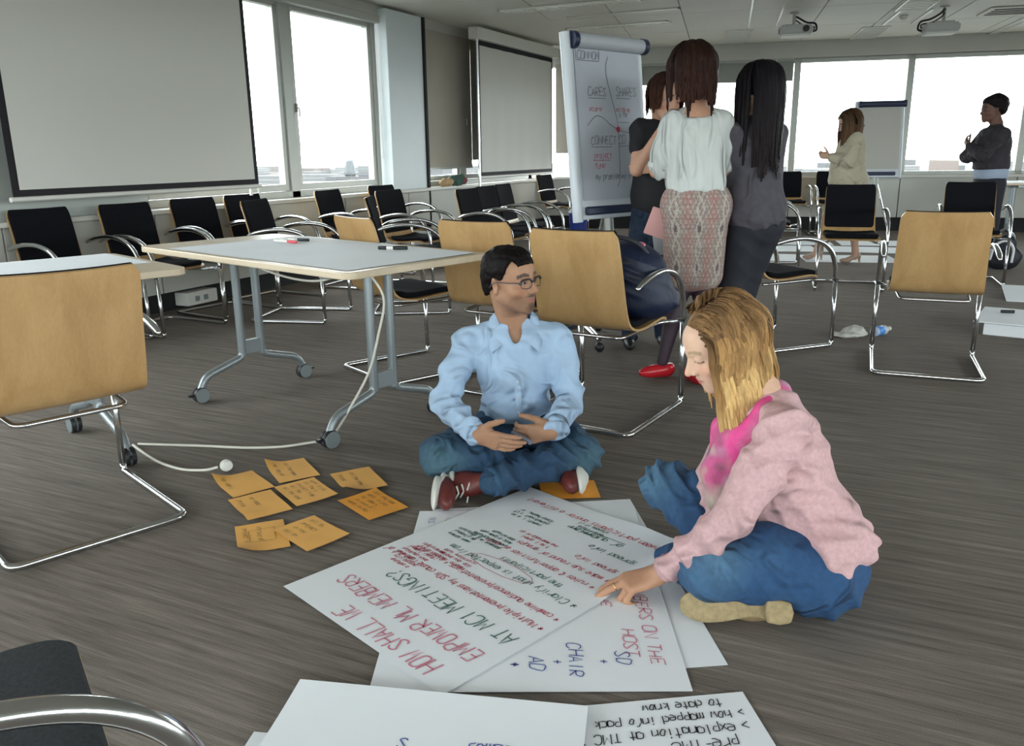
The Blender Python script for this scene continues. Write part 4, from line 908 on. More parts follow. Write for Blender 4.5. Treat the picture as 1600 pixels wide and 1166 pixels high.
# ================================================================ PEOPLE
def n_(v): v = np.array(v, float); return v/np.linalg.norm(v)
def L3(a, b, t): return np.array(a)*(1-t)+np.array(b)*t
def head_frame(F, tilt=0):
    F = n_(F); r = n_(np.cross(F, (0, 0, 1))); u = np.cross(r, F)
    r2 = r*math.cos(tilt)+u*math.sin(tilt); u2 = np.cross(r2, F); return np.array([r2, F, u2]).T
def add_head(S, O, R, neck, fem=False, nr=.056, k=1.0):
    """skull, jaw, nose, brows, sockets, lids, lips, ears; local x right, y face, z up"""
    O = np.array(O, float); W = lambda p: O+R@(np.array(p)*k); Rf = R.astype(np.float32)
    E = lambda c, r, kk=.012, sub=False, rot=None: S.ell(W(c), np.array(r)*k, (Rf@rot) if rot is not None else Rf, kk*k, sub)
    Cc = lambda a, b, ra, rb, kk=.012, sub=False: S.cap(W(a), W(b), ra*k, rb*k, kk*k, sub)
    j = .92 if fem else 1
    E((0, -.018, .030), (.074, .094, .088), .03); E((0, .022, -.026), (.060*j, .066, .082), .03); E((0, .045, .045), (.056, .044, .045), .03)
    for s in (-1, 1):
        Cc((s*.056*j, -.008, -.045), (s*.022*j, .060, -.092), .018, .014, .025); E((s*.040*j, .056, -.028), (.026, .024, .024), .02)
    E((0, .070, -.098), (.022*j, .018, .017), .02); E((0, .066, -.060), (.034, .026, .03), .02)
    Cc((-.040, .076, .022), (.040, .076, .022), .0095, .0095, .012); E((0, .084, .024), (.02, .012, .012), .012)
    for s in (-1, 1): E((s*.031, .096, .004), (.019, .015, .012), .012, True)
    for s in (-1, 1): E((s*.031, .075, .004), (.0165, .0135, .0125), .004); E((s*.031, .0765, .011), (.0185, .0135, .005), .005)
    Cc((0, .074, .014), (0, .088, -.022), .013, .017, .01)
    Cc((0, .086, .014), (0, .114, -.026), .0065, .0085, .009); E((0, .113, -.030), (.010, .009, .008), .006)
    for s in (-1, 1): E((s*.0115, .099, -.033), (.0075, .010, .0075), .005); E((s*.007, .100, -.040), (.004, .006, .0035), .003, True)
    E((0, .090, -.0565), (.021, .0085, .0048), .004); E((0, .088, -.0675), (.018, .0085, .0060), .004)
    E((0, .101, -.0618), (.022, .007, .0013), .002, True)
    for s in (-1, 1):
        ro = R3(0, s*8, -s*22)
        E((s*.077, -.012, -.004), (.007, .019, .031), .006, False, ro); E((s*.083, -.008, -.001), (.006, .011, .018), .003, True, ro); E((s*.080, -.012, -.03), (.005, .010, .010), .006, False, ro)
    Cc((0, -.030, -.055), ((R.T@(np.array(neck)-O))/k), nr, nr*1.08, .03)
    return W
def head_color(O, R, skin, lips, beard=0., brow=(.03, .02, .015), k=1.0, lash=True, warm=.06):
    O = np.array(O, float)
    def f(v):
        L = (v-O)@R/k; c = np.tile(np.array(skin, float), (len(v), 1)); x, y, z = L[:, 0], L[:, 1], L[:, 2]
        inh = (np.abs(x) < .12) & (np.abs(y) < .14) & (z > -.13) & (z < .14)
        def mixm(m, col): c[:] = c*(1-m[:, None])+np.array(col)*m[:, None]
        g = lambda cx, cy, cz, rx, ry, rz: np.clip(1.35-np.sqrt(((np.abs(x)-cx)/rx)**2+((y-cy)/ry)**2+((z-cz)/rz)**2), 0, 1)*inh
        mixm(.45*g(.042, .07, -.03, .026, .03, .024), (skin[0]*1.05, skin[1]*.72, skin[2]*.66))      # cheeks
        mixm(.4*g(0, .108, -.028, .014, .02, .014), (skin[0]*1.02, skin[1]*.7, skin[2]*.62))
        if beard:
            m = beard*inh*np.clip((-.034-z)/.014, 0, 1)*np.clip((y-(-.0)-(z+.04)*.4)/.03, 0, 1)*(.75+.35*nz(v, 900))
            m2 = beard*1.5*g(0, .095, -.048, .030, .03, .008); m = np.clip(np.maximum(m, m2), 0, 1)*np.where(np.abs(x) > .06, .5, 1); mixm(m*.75, (.05, .035, .03))
            mixm(np.clip(beard*1.2*g(0, .09, -.090, .022, .03, .018), 0, 1), (.022, .016, .014)); mixm(np.clip(beard*1.3*g(0, .1, -.048, .026, .03, .005), 0, 1), (.025, .018, .015))
        mixm(np.clip(1.2*g(0, .092, -.062, .021, .018, .0095)*(y > .078), 0, 1), lips)
        mixm(np.clip(2*g(0, .094, -.0618, .022, .02, .0016), 0, 1)*.7, tuple(q*.4 for q in lips))
        zb = .0265+.006*np.clip(1-((np.abs(x)-.030)/.022)**2, -1, 1)
        mixm(inh*(np.abs(z-zb+(.002 if beard else 0)) < (.0058 if beard else .0042))*(np.abs(x) > .012)*(np.abs(x) < .052)*(y > .055)*.85, brow)
        if lash: mixm(inh*(np.abs(z-.0005+.10*(np.abs(x)-.031)**2*40) < .0016)*(np.abs(np.abs(x)-.031) < .0165)*(y > .07)*.9, (.02, .015, .012))
        return c
    return f
def add_hand(S, W, f, n, l, sc=1.0, curl=(.2, .25, .3, .35), th=(.6, .7, -.15), thc=.3, spread=.05):
    """W wrist; f towards the knuckles; n out of the back of the hand; l towards the thumb side"""
    W = np.array(W, float); f = n_(f); l = np.array(l, float); l = n_(l-f*(l@f)); n = n_(np.array(n)-f*(np.array(n)@f)-l*(np.array(n)@l)); P = lambda a, b, c: W+(f*a+l*b+n*c)*sc
    k = .006*sc
    for i, (b, r) in enumerate(((.027, .0125), (.009, .013), (-.009, .0125), (-.025, .0115))):
        S.cap(P(.005, b*.55, 0), P(.088-.006*abs(i-1), b, .003), r*1.05*sc, r*.92*sc, .012*sc)
    S.ell(P(.045, 0, -.004), np.array((.030, .046, .013))*sc, basis(l, f, n), .01*sc)
    S.ell(P(.03, .024, -.010), np.array((.018, .03, .014))*sc, basis(l, f, n), .01*sc)
    tips = []
    for i, (b, Ls, r) in enumerate(((.027, (.040, .024, .018), .0088), (.009, (.045, .028, .019), .0090), (-.009, (.041, .026, .018), .0086), (-.026, (.033, .019, .016), .0076))):
        p = P(.088-.006*abs(i-1), b, .001); a = 0.; d0 = f+l*spread*(1.2-i*.8); cu = curl[i]; pts = [p]; rs = [r*1.1*sc]
        for j, Lg in enumerate(Ls):
            a += cu*(.8, 1.25, .8)[j]; d = n_(n_(d0)*math.cos(a)-n*math.sin(a)); p = p+d*Lg*sc; pts.append(p); rs.append(r*(1.0, .93, .78)[j]*sc)
        S.chain(pts, rs, .0035*sc); tips.append(pts)
    p = P(.018, .026, -.006); d = n_(f*th[0]+l*th[1]+n*th[2]); q = n_(f*1.0+l*.15-n*.15); pts = [p]; rs = [.0135*sc]
    for j, (Lg, r) in enumerate(((.042, .0115), (.032, .0100), (.026, .0082))):
        pts.append(pts[-1]+d*Lg*sc); rs.append(r*sc); d = n_(d*(1-thc)+q*thc)
    S.chain(pts, rs, .006*sc); tips.append(pts); return tips
def hair_locks(name, parent, O, R, starts, m, length, colf, seed=1, r=.0085, rad_=(.084, .104, .098), c0=(0, -.018, .032), grav=(0, 0, -1), wave=.004, cling=.35, steps=18, sides=6, tip=.35, flat=1.6):
    """locks of hair that start on the scalp, follow the skull, then hang; starts: (local point, local initial direction, length factor)"""
    rng = random.Random(seed); O = np.array(O, float); G_ = np.array(grav, float); C0 = O+R@np.array(c0); A = np.array(rad_); vs, fs, cs = [], [], []
    for (p0, d0, lf) in starts:
        p = O+R@np.array(p0); d = n_(R@np.array(d0)); Ls = length*lf; st = Ls/steps; pts = []; ph = rng.uniform(0, 6.28); kx = p0[0]*60+p0[1]*45; ph = 2.2*math.sin(kx)+rng.uniform(-.5, .5); w_ = rng.uniform(.8, 1.2)*wave; off = rng.uniform(0, .007); tone = .65*math.sin(kx*1.9+1)+rng.uniform(-.4, .4)
        for i in range(steps+1):
            q = R.T@(p-C0); s = np.linalg.norm(q/(A+off)); 
            if s < 1: q = q/max(s, 1e-6); 
            p = C0+R@q; nn = n_(R@(q/(A*A)))
            pts.append(p+nn*w_*math.sin(i*.85+ph)+np.cross(nn, G_)*w_*.8*math.cos(i*.7+ph))
            near = s < 1.15 and nn[2] > .05
            d = n_(d*.72+G_*.22) if near else n_(d*cling+G_*(1-cling))
            if near: d = n_(d-nn*(d@nn))
            p = p+d*st
        b = len(vs); a = None
        for i, P_ in enumerate(pts):
            t = n_(pts[min(i+1, steps)]-pts[max(i-1, 0)]); out = n_(P_-C0); out = n_(out-t*(out@t)); sd = np.cross(t, out); tt = i/steps
            rr_ = r*(.55+.45*min(1, tt*5))*(1-(1-tip)*max(0, tt-.55)/.45)
            for k in range(sides):
                th = 2*math.pi*k/sides; vs.append(P_+out*math.cos(th)*rr_*.55+sd*math.sin(th)*rr_*flat); cs.append(colf(tt, tone, P_))
        for i in range(steps):
            for k in range(sides): fs.append((b+i*sides+k, b+i*sides+(k+1) % sides, b+(i+1)*sides+(k+1) % sides, b+(i+1)*sides+k))
    return np.array(vs), np.array(fs), np.array(cs)
def person(label, base, cat='person'): return thing('person', label, cat, tuple(float(x) for x in base))
def part(name, vf, m, t, colfn=None, disp=None, it=2):
    b = t.location; return softob(name, vf, m, t, colfn, disp, it, loc=(-b[0], -b[1], -b[2]))
SKINM = mat('skin', (.5, .3, .2), .55, attr='Col', var=.04, vscale=60, bump=.12, bscale=260, spec=.35)
HAIRM = mat('hair_strands', (.1, .05, .03), .5, attr='Col', var=.2, vscale=40, bump=.5, bscale=120, stretch=(3, 3, .4), spec=.07)
SHIRTM = mat('light_blue_cotton', (.36, .49, .66), .85, var=.03, vscale=20, bump=.12, bscale=700, wrinkle=.06, wscale=7)
JEANM = mat('blue_denim', (.03, .10, .22), .85, attr='Col', var=.12, vscale=60, bump=.25, bscale=600, wrinkle=.03, wscale=10)
PINKM = mat('pink_jersey', (.60, .375, .385), .9, var=.06, vscale=90, bump=.2, bscale=500, wrinkle=.035, wscale=7)
def denim(knees, base=(.016, .050, .105), fade=(.075, .155, .20), r=.10):
    def f(v):
        m = np.zeros(len(v))
        for kx in knees: m = np.maximum(m, np.exp(-np.sum((v-np.array(kx))**2, 1)/r**2))
        m = np.clip(m*.8+.12*nz(v, 30), 0, 1); return np.array(base)*(1-m[:, None])+np.array(fade)*m[:, None]
    return f
def scalp_starts(n, seed, part_x=0., yr=(-.10, .075), sides=(-1, 1), zc=.115):
    """roots along a parting plus a second tier round the crown"""
    rng = random.Random(seed); out = []
    for i in range(n):
        s = sides[i % len(sides)]; y = rng.uniform(*yr); tier = rng.random(); x = part_x+s*(.002+.065*tier**1.3); z = zc*math.sqrt(max(.05, 1-(x/.085)**2-((y+.018)/.108)**2*.92))+.012
        out.append(((x, y, z), (s*(.9), -.15-.7*max(0, (-.0-y)/.1), .05), rng.uniform(.88, 1.06)-.25*tier*.3))
    return out

# ---------------------------------------------------------------- the man in the light blue shirt
def man():
    base = np.array((-1.30, 2.72, 0)); t = person('person with short dark hair, glasses, light blue shirt and jeans, sitting cross-legged', base)
    ls, fw = n_((.875, .48, 0)), n_((.48, -.875, 0)); up = np.array((0, 0, 1.))
    O = np.array((-1.278, 2.692, .732)); R = head_frame((.965, -.235, .035), rad(-3)); nk = np.array((-1.293, 2.745, .56))
    H = Soft(); W = add_head(H, O, R, nk, nr=.054); hv = H.mesh(.0034)
    shL, shR = np.array((-1.448, 2.665, .500)), np.array((-1.148, 2.828, .500))
    pel = np.array((-1.306, 2.79, .118)); ch = np.array((-1.29, 2.745, .40)); elL, elR = np.array((-1.482, 2.532, .300)), np.array((-1.072, 2.762, .285))
    wL, wR = np.array((-1.275, 2.392, .240)), np.array((-1.045, 2.535, .240))
    hipL, hipR = pel-ls*.09+fw*.02, pel+ls*.09+fw*.02; kL, kR = np.array((-1.44, 2.415, .130)), np.array((-.985, 2.655, .125)); aF, aB = np.array((-1.215, 2.395, .075)), np.array((-1.075, 2.60, .070))
    Bd = Soft().ell(ch, (.125, .078, .16), basis(ls, fw, up), .05).ell(L3(pel, ch, .35), (.11, .08, .13), basis(ls, fw, up), .05).cap(pel-ls*.06, pel+ls*.06, .10, .10, .05).cap(shL-up*.01, shR-up*.01, .034, .034, .03).cap(ch+up*.1, nk, .06, .05, .05)
    Bd.chain([shL, elL, wL], [.038, .034, .027], .02).chain([shR, elR, wR], [.038, .034, .027], .02).chain([hipL, kL, aB], [.07, .052, .038], .03).chain([hipR, kR, aF], [.07, .052, .038], .03)
    hL = Soft(); f1 = n_(np.array((-1.085, 2.385, .213))-wL); add_hand(hL, wL, f1, n_(fw*.75+up*.65), up*.75+fw*.1-ls*.0, 1.0, (.12, .20, .28, .32), (.75, .65, .1), .25)
    hL.cap(wL-n_(wL-elL)*.05, wL+f1*.012, .029, .026, .02)
    hR = Soft(); f2 = n_(np.array((-1.19, 2.475, .215))-wR); add_hand(hR, wR, f2, n_(fw*.8+up*.6), up*.75, 1.0, (.55, .6, .6, .55), (.8, .45, -.2), .35)
    hR.cap(wR-n_(wR-elR)*.05, wR+f2*.012, .029, .026, .02)
    skin = (.37, .20, .12)
    part('body', merge(hv, Bd.mesh(.010), hL.mesh(.0030), hR.mesh(.0030)), SKINM, t, head_color(O, R, skin, (.36, .14, .11), beard=.6, brow=(.015, .01, .01)))
    # shirt
    Sh = Soft().ell(ch+fw*.004+up*.02, (.158, .106, .165), basis(ls, fw, up), .05).ell(L3(pel, ch, .38)+fw*.01, (.140, .112, .15), basis(ls, fw, up), .05).ell(L3(pel, ch, .1)+fw*.005, (.150, .115, .07), basis(ls, fw, up), .05)
    Sh.cap(shL, shR, .048, .048, .05).cap(ch+up*.10, nk-up*.03, .085, .062, .04)
    for s_ in (shL, shR): Sh.cap(L3(nk, s_, .12)-up*.025, L3(nk, s_, .8)-up*.0, .050, .042, .04)
    for s_, e_, w_ in ((shL, elL, wL), (shR, elR, wR)):
        m1 = L3(s_, e_, .5); Sh.chain([s_, m1, e_], [.056, .055, .050], .025); Sh.chain([e_, L3(e_, w_, .5), L3(e_, w_, .93)], [.051, .050, .044], .015)
    Sh.cap(nk+up*.05, nk+up*.12, .056, .056, .012, True); Sh.ell(nk+fw*.055-up*.01, (.022, .05, .065), basis(ls, fw, up), .012, True)
    def shd(v):
        q = (v-base); d = folds(v, .026, 30, (.5, .25, .9), 1)+folds(v, .022, 36, (-.7, .3, .75), 5)
        low = np.clip((.55-q[:, 2])/.25, .45, 1); return d*low+.0025*nz(v, 45, 3)
    part('shirt', Sh.mesh(.0065), SHIRTM, t, disp=shd)
    rows = []
    for i in range(-20, 21):           # collar: a folded band round the neck, open at the front
        u = i/20; th = u*rad(158); fr = max(0, (abs(u)-.55)/.45); dv = -fw*math.cos(th)+ls*math.sin(th)
        top = nk+dv*(.064+.006*fr)+up*(.050-.088*fr**1.3)+fw*.010*(1-fr); low = nk+dv*(.094+.026*fr)+up*(.002-.088*fr**1.05)+ls*np.sign(u)*.040*fr**2
        inn = nk+dv*(.060+.004*fr)+up*(.010-.070*fr**1.3)
        rows.append([Vector(inn-base), Vector(top-dv*.002-base), Vector(top+dv*.004-base), Vector(L3(top, low, .5)+dv*.010-base), Vector(low-base)])
    co = ob('collar', MB().grid(rows), SHIRTM, t, smooth=True); sm = co.modifiers.new('thick', 'SOLIDIFY'); sm.thickness = .0035; sm.offset = 0
    pl = [];
    for i in range(12):
        u = i/11; p = L3(nk+fw*.075-up*.055, pel+fw*.128+up*.09, u)+fw*.020*math.sin(u*3.1)+fw*.004-base; pl.append([Vector(p-ls*.012), Vector(p+fw*.004), Vector(p+ls*.012)])
    ob('button_placket', MB().grid(pl), SHIRTM, t, smooth=True)
    for k in range(5): ob('button', MB().sphere(Vector(L3(nk+fw*.083-up*.07, pel+fw*.132+up*.09, k/4.6)+fw*(.020*math.sin(k/4.6*3.1)+.006)-base), .0045, 6), WHITEP, t, smooth=True)
    for w_, e_ in ((wL, elL), (wR, elR)):
        d = n_(w_-e_); c0 = L3(e_, w_, .80); ob('cuff', MB().tube([Vector(c0-base), Vector(w_-d*.002-base)], [.045, .040], 20, cap=False), SHIRTM, t, smooth=True).modifiers.new('thick', 'SOLIDIFY').thickness = .004
    # trousers
    J = Soft().cap(pel-ls*.07, pel+ls*.07, .118, .118, .05).ell(pel+fw*.04+up*.02, (.16, .12, .09), basis(ls, fw, up), .05)
    J.chain([hipL, L3(hipL, kL, .5), kL], [.092, .084, .072], .04).chain([hipR, L3(hipR, kR, .5), kR], [.092, .084, .072], .04)
    J.chain([kL, L3(kL, aB, .4), L3(kL, aB, .9)], [.068, .060, .05], .03).chain([kR, L3(kR, aF, .4), L3(kR, aF, 1.0)], [.070, .062, .052], .03)
    part('jeans', J.mesh(.007, cut=lambda P: .002-P[..., 2]), JEANM, t, denim([kL+fw*.05, kR+fw*.05+ls*.03], r=.09), disp=lambda v: folds(v, .019, 42, (.6, .5, .6), 2)+.003*nz(v, 40))
    d = n_(aF-kR); ob('trouser_hem', MB().tube([Vector(aF-d*.012-base), Vector(aF+d*.012-base)], [.053, .052], 22, cap=False), mat('denim_hem', (.03, .09, .17), .85), t, smooth=True).modifiers.new('thick', 'SOLIDIFY').thickness = .004
    # shoes
    MAR = mat('maroon_leather', (.13, .022, .018), .45, var=.1, vscale=30); SOLE = mat('white_rubber', (.70, .69, .64), .6)
    for nm, hp, tp, sn, ax in (('A', np.array((-1.372, 2.425, .058)), np.array((-1.372, 2.215, .055)), n_((-.80, -.42, .12)), aF), ('B', np.array((-.985, 2.69, .055)), np.array((-.955, 2.53, .058)), n_((.86, .36, .1)), aB)):
        dr = n_(tp-hp); w3 = n_(np.cross(dr, sn)); Bs = basis(w3, dr, sn); mid = L3(hp, tp, .5)
        S = Soft().ell(L3(hp, tp, .72)-sn*.030, (.042, .085, .036), Bs, .03).ell(L3(hp, tp, .2)-sn*.040, (.036, .062, .048), Bs, .03).cap(L3(hp, tp, .3)-sn*.06, L3(L3(hp, tp, .3), ax, .6)-sn*.02, .040, .036, .03)
        so = part('shoe', S.mesh(.005, cut=lambda P: .001-P[..., 2]), MAR, t)
        s2 = Soft().ell(L3(hp, tp, .74)+sn*.004, (.048, .078, .013), Bs, .01).ell(L3(hp, tp, .2)+sn*.004, (.040, .062, .014), Bs, .03).ell(mid+sn*.004, (.040, .08, .012), Bs, .02)
        part('sole', s2.mesh(.004, cut=lambda P: .001-P[..., 2]), SOLE, t)
        if nm == 'A':
            for k in range(4):
                c = L3(hp, tp, .38+.10*k)-sn*(.085-.008*k)+w3*.0; ob('shoelace', MB().tube([Vector(c+w3*.026-base), Vector(c-sn*.010-base), Vector(c-w3*.026-base)], .0035, 6), WHITEP, t, smooth=True)
            c = L3(hp, tp, .40)-sn*.092
            for sg in (-1, 1): ob('shoelace', MB().tube([Vector(np.array(p)-base) for p in catmull([c, c+w3*.02*sg+dr*.02+up*.012, c+w3*.035*sg+dr*.035-up*.01, c+w3*.04*sg+dr*.05-up*.03], 5)], .003, 6), WHITEP, t, smooth=True)
    # hair: cap trimmed along the hairline
    Hs = Soft().ell(W((0, -.020, .038)), (.084, .103, .092), R, .02).ell(W((0, .022, .070)), (.066, .062, .050), R, .03).ell(W((0, -.058, -.02)), (.068, .052, .07), R, .03)
    def cutf(P):
        q = (P-O)@R; x, y, z = q[..., 0], q[..., 1], q[..., 2]
        front = (y-.055)*.9-(z-.046)*1.35+.012*np.sin(x*60)*.3            # hairline over the forehead
        side = np.where(np.abs(x) > .045, (y-.026)*1.0-(z-.03)*.45, -1)   # in front of the temple
        lowb = -(z+.075)-.0*y; ear = .024-np.sqrt((y+.010)**2+(z+.006)**2*.7); ear = np.where(np.abs(x) > .06, ear, -1)
        side2 = np.where((np.abs(x) > .05) & (y > -.03), -(z+.026)*1.0, -1)
        return np.maximum(np.maximum(np.maximum(front, side), np.maximum(lowb, ear)), side2)
    hc = lambda v: np.tile(np.array((.007, .005, .005)), (len(v), 1))*(1+.3*nz(v, 160))[:, None]
    part('hair', Hs.mesh(.0038, cut=cutf), HAIRM, t, hc, disp=lambda v: .0022*nz(v, 150)+.003*nz(v, 60), it=1)
    # eyes
    for s in (-1, 1):
        e = W((s*.031, .0795, .0035)); ob('eye', MB().sphere(Vector(e-base), .0112, 10), mat('eye_white', (.34, .30, .28), .3), t, smooth=True)
        ob('iris', MB().sphere(Vector(W((s*.031+.001, .0872, .0035))-base), .0058, 8), mat('iris_dark', (.02, .012, .01), .15), t, smooth=True)
    # glasses
    gl = []
    for s in (-1, 1):
        ring = [Vector(W((s*.033+.0245*math.copysign(abs(math.cos(a))**.7, math.cos(a)), .1020-.012*abs(math.cos(a))*(1 if math.cos(a)*s > 0 else 0), .000+.0165*math.copysign(abs(math.sin(a))**.75, math.sin(a))))-base) for a in np.linspace(0, 2*math.pi, 25)]
        ob('glasses_rim', MB().tube(ring, [.0013 if z_ < .1 else .0036 for z_ in np.sin(np.linspace(0, 2*math.pi, 25))], 8), BLACKP, t, smooth=True)
        ob('glasses_temple', MB().tube([Vector(W(p)-base) for p in ((s*.058, .096, .006), (s*.076, .05, .008), (s*.083, .0, .010), (s*.083, -.022, .004), (s*.081, -.034, -.012))], .0022, 8), mat('glasses_temple_metal', (.12, .10, .11), .3, .5), t, smooth=True)
    ob('glasses_bridge', MB().tube([Vector(W(p)-base) for p in ((-.010, .105, .004), (0, .109, .007), (.010, .105, .004))], .0022, 8), BLACKP, t, smooth=True)
    pen = tag(ob('marker_pen', MB().tube([Vector((-1.175, 2.475, .235)), Vector((-1.085, 2.425, .228))], .009, 12), mat('grey_marker', (.16, .17, .22), .4), smooth='auto'), 'short dark marker held between the hands of the man in the blue shirt', 'pen')
man()

# ---------------------------------------------------------------- the blonde woman in pink
def blonde():
    base = np.array((-.15, 2.08, 0)); t = person('person with shoulder-length blonde hair, pink top, scarf and jeans, pointing at the floor sheets', base); up = np.array((0, 0, 1.))
    O = np.array((-.414, 2.161, .681)); Fd = n_((-.825*.90, -.566*.90, -.43)); R = head_frame(Fd, 0); nk = np.array((-.285, 2.165, .555))
    H = Soft(); W = add_head(H, O, R, nk, fem=True, nr=.046, k=.96); hv = H.mesh(.0034)
    shN, shF = np.array((-.222, 2.035, .508)), np.array((-.345, 2.300, .475)); pel = np.array((-.150, 2.175, .140)); ch = np.array((-.245, 2.165, .385)); el, wr = np.array((-.318, 1.915, .305)), np.array((-.508, 1.988, .078))
    lat = n_(shF-shN); sp = n_(nk-pel); fwd = n_(np.cross(lat, sp)); fwd = fwd if fwd[0] < 0 else -fwd
    kN, kF = np.array((-.372, 1.968, .128)), np.array((-.590, 2.325, .195)); hN, hF = np.array((-.120, 2.100, .130)), np.array((-.175, 2.265, .130)); aF, aN = np.array((-.300, 2.085, .050)), np.array((-.515, 2.120, .058))
    Bd = Soft().ell(ch, (.13, .085, .17), basis(lat, fwd, sp), .05).ell(L3(pel, ch, .4), (.12, .09, .14), basis(lat, fwd, sp), .05).cap(shN, shF, .04, .04, .04).cap(L3(ch, nk, .5), nk, .05, .045, .04).cap(hN, hF, .09, .09, .05)
    elF, wF = np.array((-.44, 2.31, .26)), np.array((-.40, 2.17, .17))
    Bd.chain([shN, el, wr], [.04, .033, .024], .02).chain([shF, elF, wF], [.04, .033, .024], .02).chain([hN, kN, aN], [.08, .05, .035], .03).chain([hF, kF, aF], [.08, .05, .035], .03)
    hd = Soft(); tip = np.array((-.686, 1.890, .010)); f = n_(np.array((-.632, 1.925, .030))-wr); nrm = n_(np.array((.1, -.12, 1.))); th = n_(np.cross(f, nrm)); th = th if th[1] > 0 else -th
    tips = add_hand(hd, wr, f, nrm, th, 1.13, (.18, .16, .95, 1.0), (.8, .5, -.45), .4, .03); hd.cap(wr-n_(wr-el)*.07, wr+f*.012, .027, .024, .02)
    hd2 = Soft(); add_hand(hd2, wF, n_((.3, -.9, -.2)), (0, 0, 1), (-1, 0, 0), .93)
    skin = (.70, .43, .31)
    hc_ = head_color(O, R, (.66, .42, .30), (.50, .18, .16), brow=(.36, .24, .14), k=.96)
    def colf(v):
        c = hc_(v); m = np.clip((np.linalg.norm(v-O, axis=1)-.15)/.22, 0, 1)[:, None]; return c*(1-m)+np.array((.44, .235, .145))*m
    part('body', merge(hv, Bd.mesh(.010), hd.mesh(.0028), hd2.mesh(.004)), SKINM, t, colf)
    m_ = L3(tips[1][0], tips[1][1], .55); dd = n_(tips[1][1]-tips[1][0]); ob('ring', MB().tube([Vector(m_-dd*.002-base), Vector(m_+dd*.002-base)], .0112, 16), mat('gold', (.85, .62, .28), .2, 1.), t, smooth=True)
    # top
    S = Soft().ell(ch-fwd*.012, (.158, .112, .18), basis(lat, fwd, sp), .05).ell(L3(pel, ch, .42)-fwd*.012, (.145, .118, .16), basis(lat, fwd, sp), .05).ell(L3(pel, ch, .1)-fwd*.035+up*.01, (.165, .125, .12), basis(lat, fwd, sp), .05)
    S.cap(shN, shF, .052, .052, .045).cap(L3(ch, nk, .45), nk-up*.01, .075, .052, .04)
    S.chain([shN, L3(shN, el, .5), el], [.064, .058, .050], .03).chain([el, L3(el, wr, .5), L3(el, wr, .90)], [.050, .042, .035], .015).chain([shF, elF, wF], [.060, .048, .036], .03)
    # loose tail of the cardigan over the hip, two points
    S.chain([L3(pel, ch, .45)-fwd*.04-lat*.08, np.array((-.075, 2.045, .215)), np.array((-.045, 2.015, .165))], [.065, .050, .016], .04).chain([L3(pel, ch, .35)-fwd*.08, np.array((-.055, 2.11, .215)), np.array((-.008, 2.085, .185))], [.06, .050, .020], .04)
    part('pink_top', S.mesh(.0062, cut=lambda P: .03-P[..., 2]), PINKM, t, disp=lambda v: folds(v, .020, 27, (.7, .3, .6), 4)*np.clip(1.5-v[:, 2]*2, .5, 1.2)+folds(v, .013, 46, (-.5, .5, .8), 8)+.002*nz(v, 50))
    d = n_(wr-el); ob('cuff', MB().tube([Vector(L3(el, wr, .84)-base), Vector(L3(el, wr, .93)-base)], [.037, .036], 20, cap=False), PINKM, t, smooth=True).modifiers.new('thick', 'SOLIDIFY').thickness = .004
    # jeans
    J = Soft().cap(hN-up*.01, hF-up*.01, .120, .120, .05).chain([hN, L3(hN, kN, .5)+up*.012, kN], [.115, .100, .076], .04).chain([hF, L3(hF, kF, .5), kF], [.105, .085, .068], .04)
    J.chain([kN, L3(kN, aN, .5), L3(kN, aN, 1.0)], [.074, .056, .044], .03).chain([kF, L3(kF, aF, .5), L3(kF, aF, .85)], [.066, .056, .046], .03)
    part('jeans', J.mesh(.007, cut=lambda P: .002-P[..., 2]), JEANM, t, denim([kN+(0, -.03, .04), kF+(-.03, -.03, .02)], (.018, .065, .16), (.09, .19, .29), .085), disp=lambda v: folds(v, .016, 44, (.8, .2, .5), 3)+.0025*nz(v, 42))
    # shoe with its tan sole to the viewer: block heel on the right
    TAN = mat('tan_suede', (.30, .21, .11), .8, var=.08, vscale=40, bump=.4, bscale=150); SOL = mat('tan_rubber_sole', (.33, .25, .13), .75, var=.12, vscale=70, bump=.5, bscale=160)
    tp, hp = np.array((-.400, 1.915, .047)), np.array((-.200, 1.975, .052)); dr = n_(tp-hp); sn = n_(np.array((.28, -.90, .32))); sn = n_(sn-dr*(sn@dr)); w3 = np.cross(dr, sn); Bs = basis(w3, dr, sn); w3 = w3 if w3[2] > 0 else -w3
    Sh = Soft().ell(L3(hp, tp, .72)-sn*.03, (.040, .085, .030), Bs, .03).ell(L3(hp, tp, .15)-sn*.035, (.034, .06, .04), Bs, .03).cap(L3(hp, tp, .3)-sn*.05, aF, .038, .038, .03)
    part('shoe', Sh.mesh(.005), TAN, t)
    def outl(u, w): return hp+dr*u+w3*w
    pts = [(-.035, .0), (-.028, .024), (.0, .030), (.035, .027), (.06, .020), (.10, .024), (.14, .036), (.18, .041), (.215, .036), (.238, .018), (.244, -.002), (.235, -.022), (.21, -.036), (.17, -.041), (.12, -.034), (.07, -.022), (.03, -.026), (0, -.030), (-.028, -.024)]
    cc = catmull([(a, b, 0) for a, b in pts]+[(pts[0][0], pts[0][1], 0)], 3)[:-1]
    sm_ = MB(); n = len(cc); top = [Vector(outl(p.x, p.y)+sn*(.006-.004*(p.x > .2))-base) for p in cc]; bot = [v-Vector(sn)*.014 for v in top]; sm_.add(top+bot, [tuple(range(n)), tuple(range(n, 2*n))[::-1]]+[(i, (i+1) % n, n+(i+1) % n, n+i) for i in range(n)])
    ob('sole', sm_, SOL, t, bevel=.004)
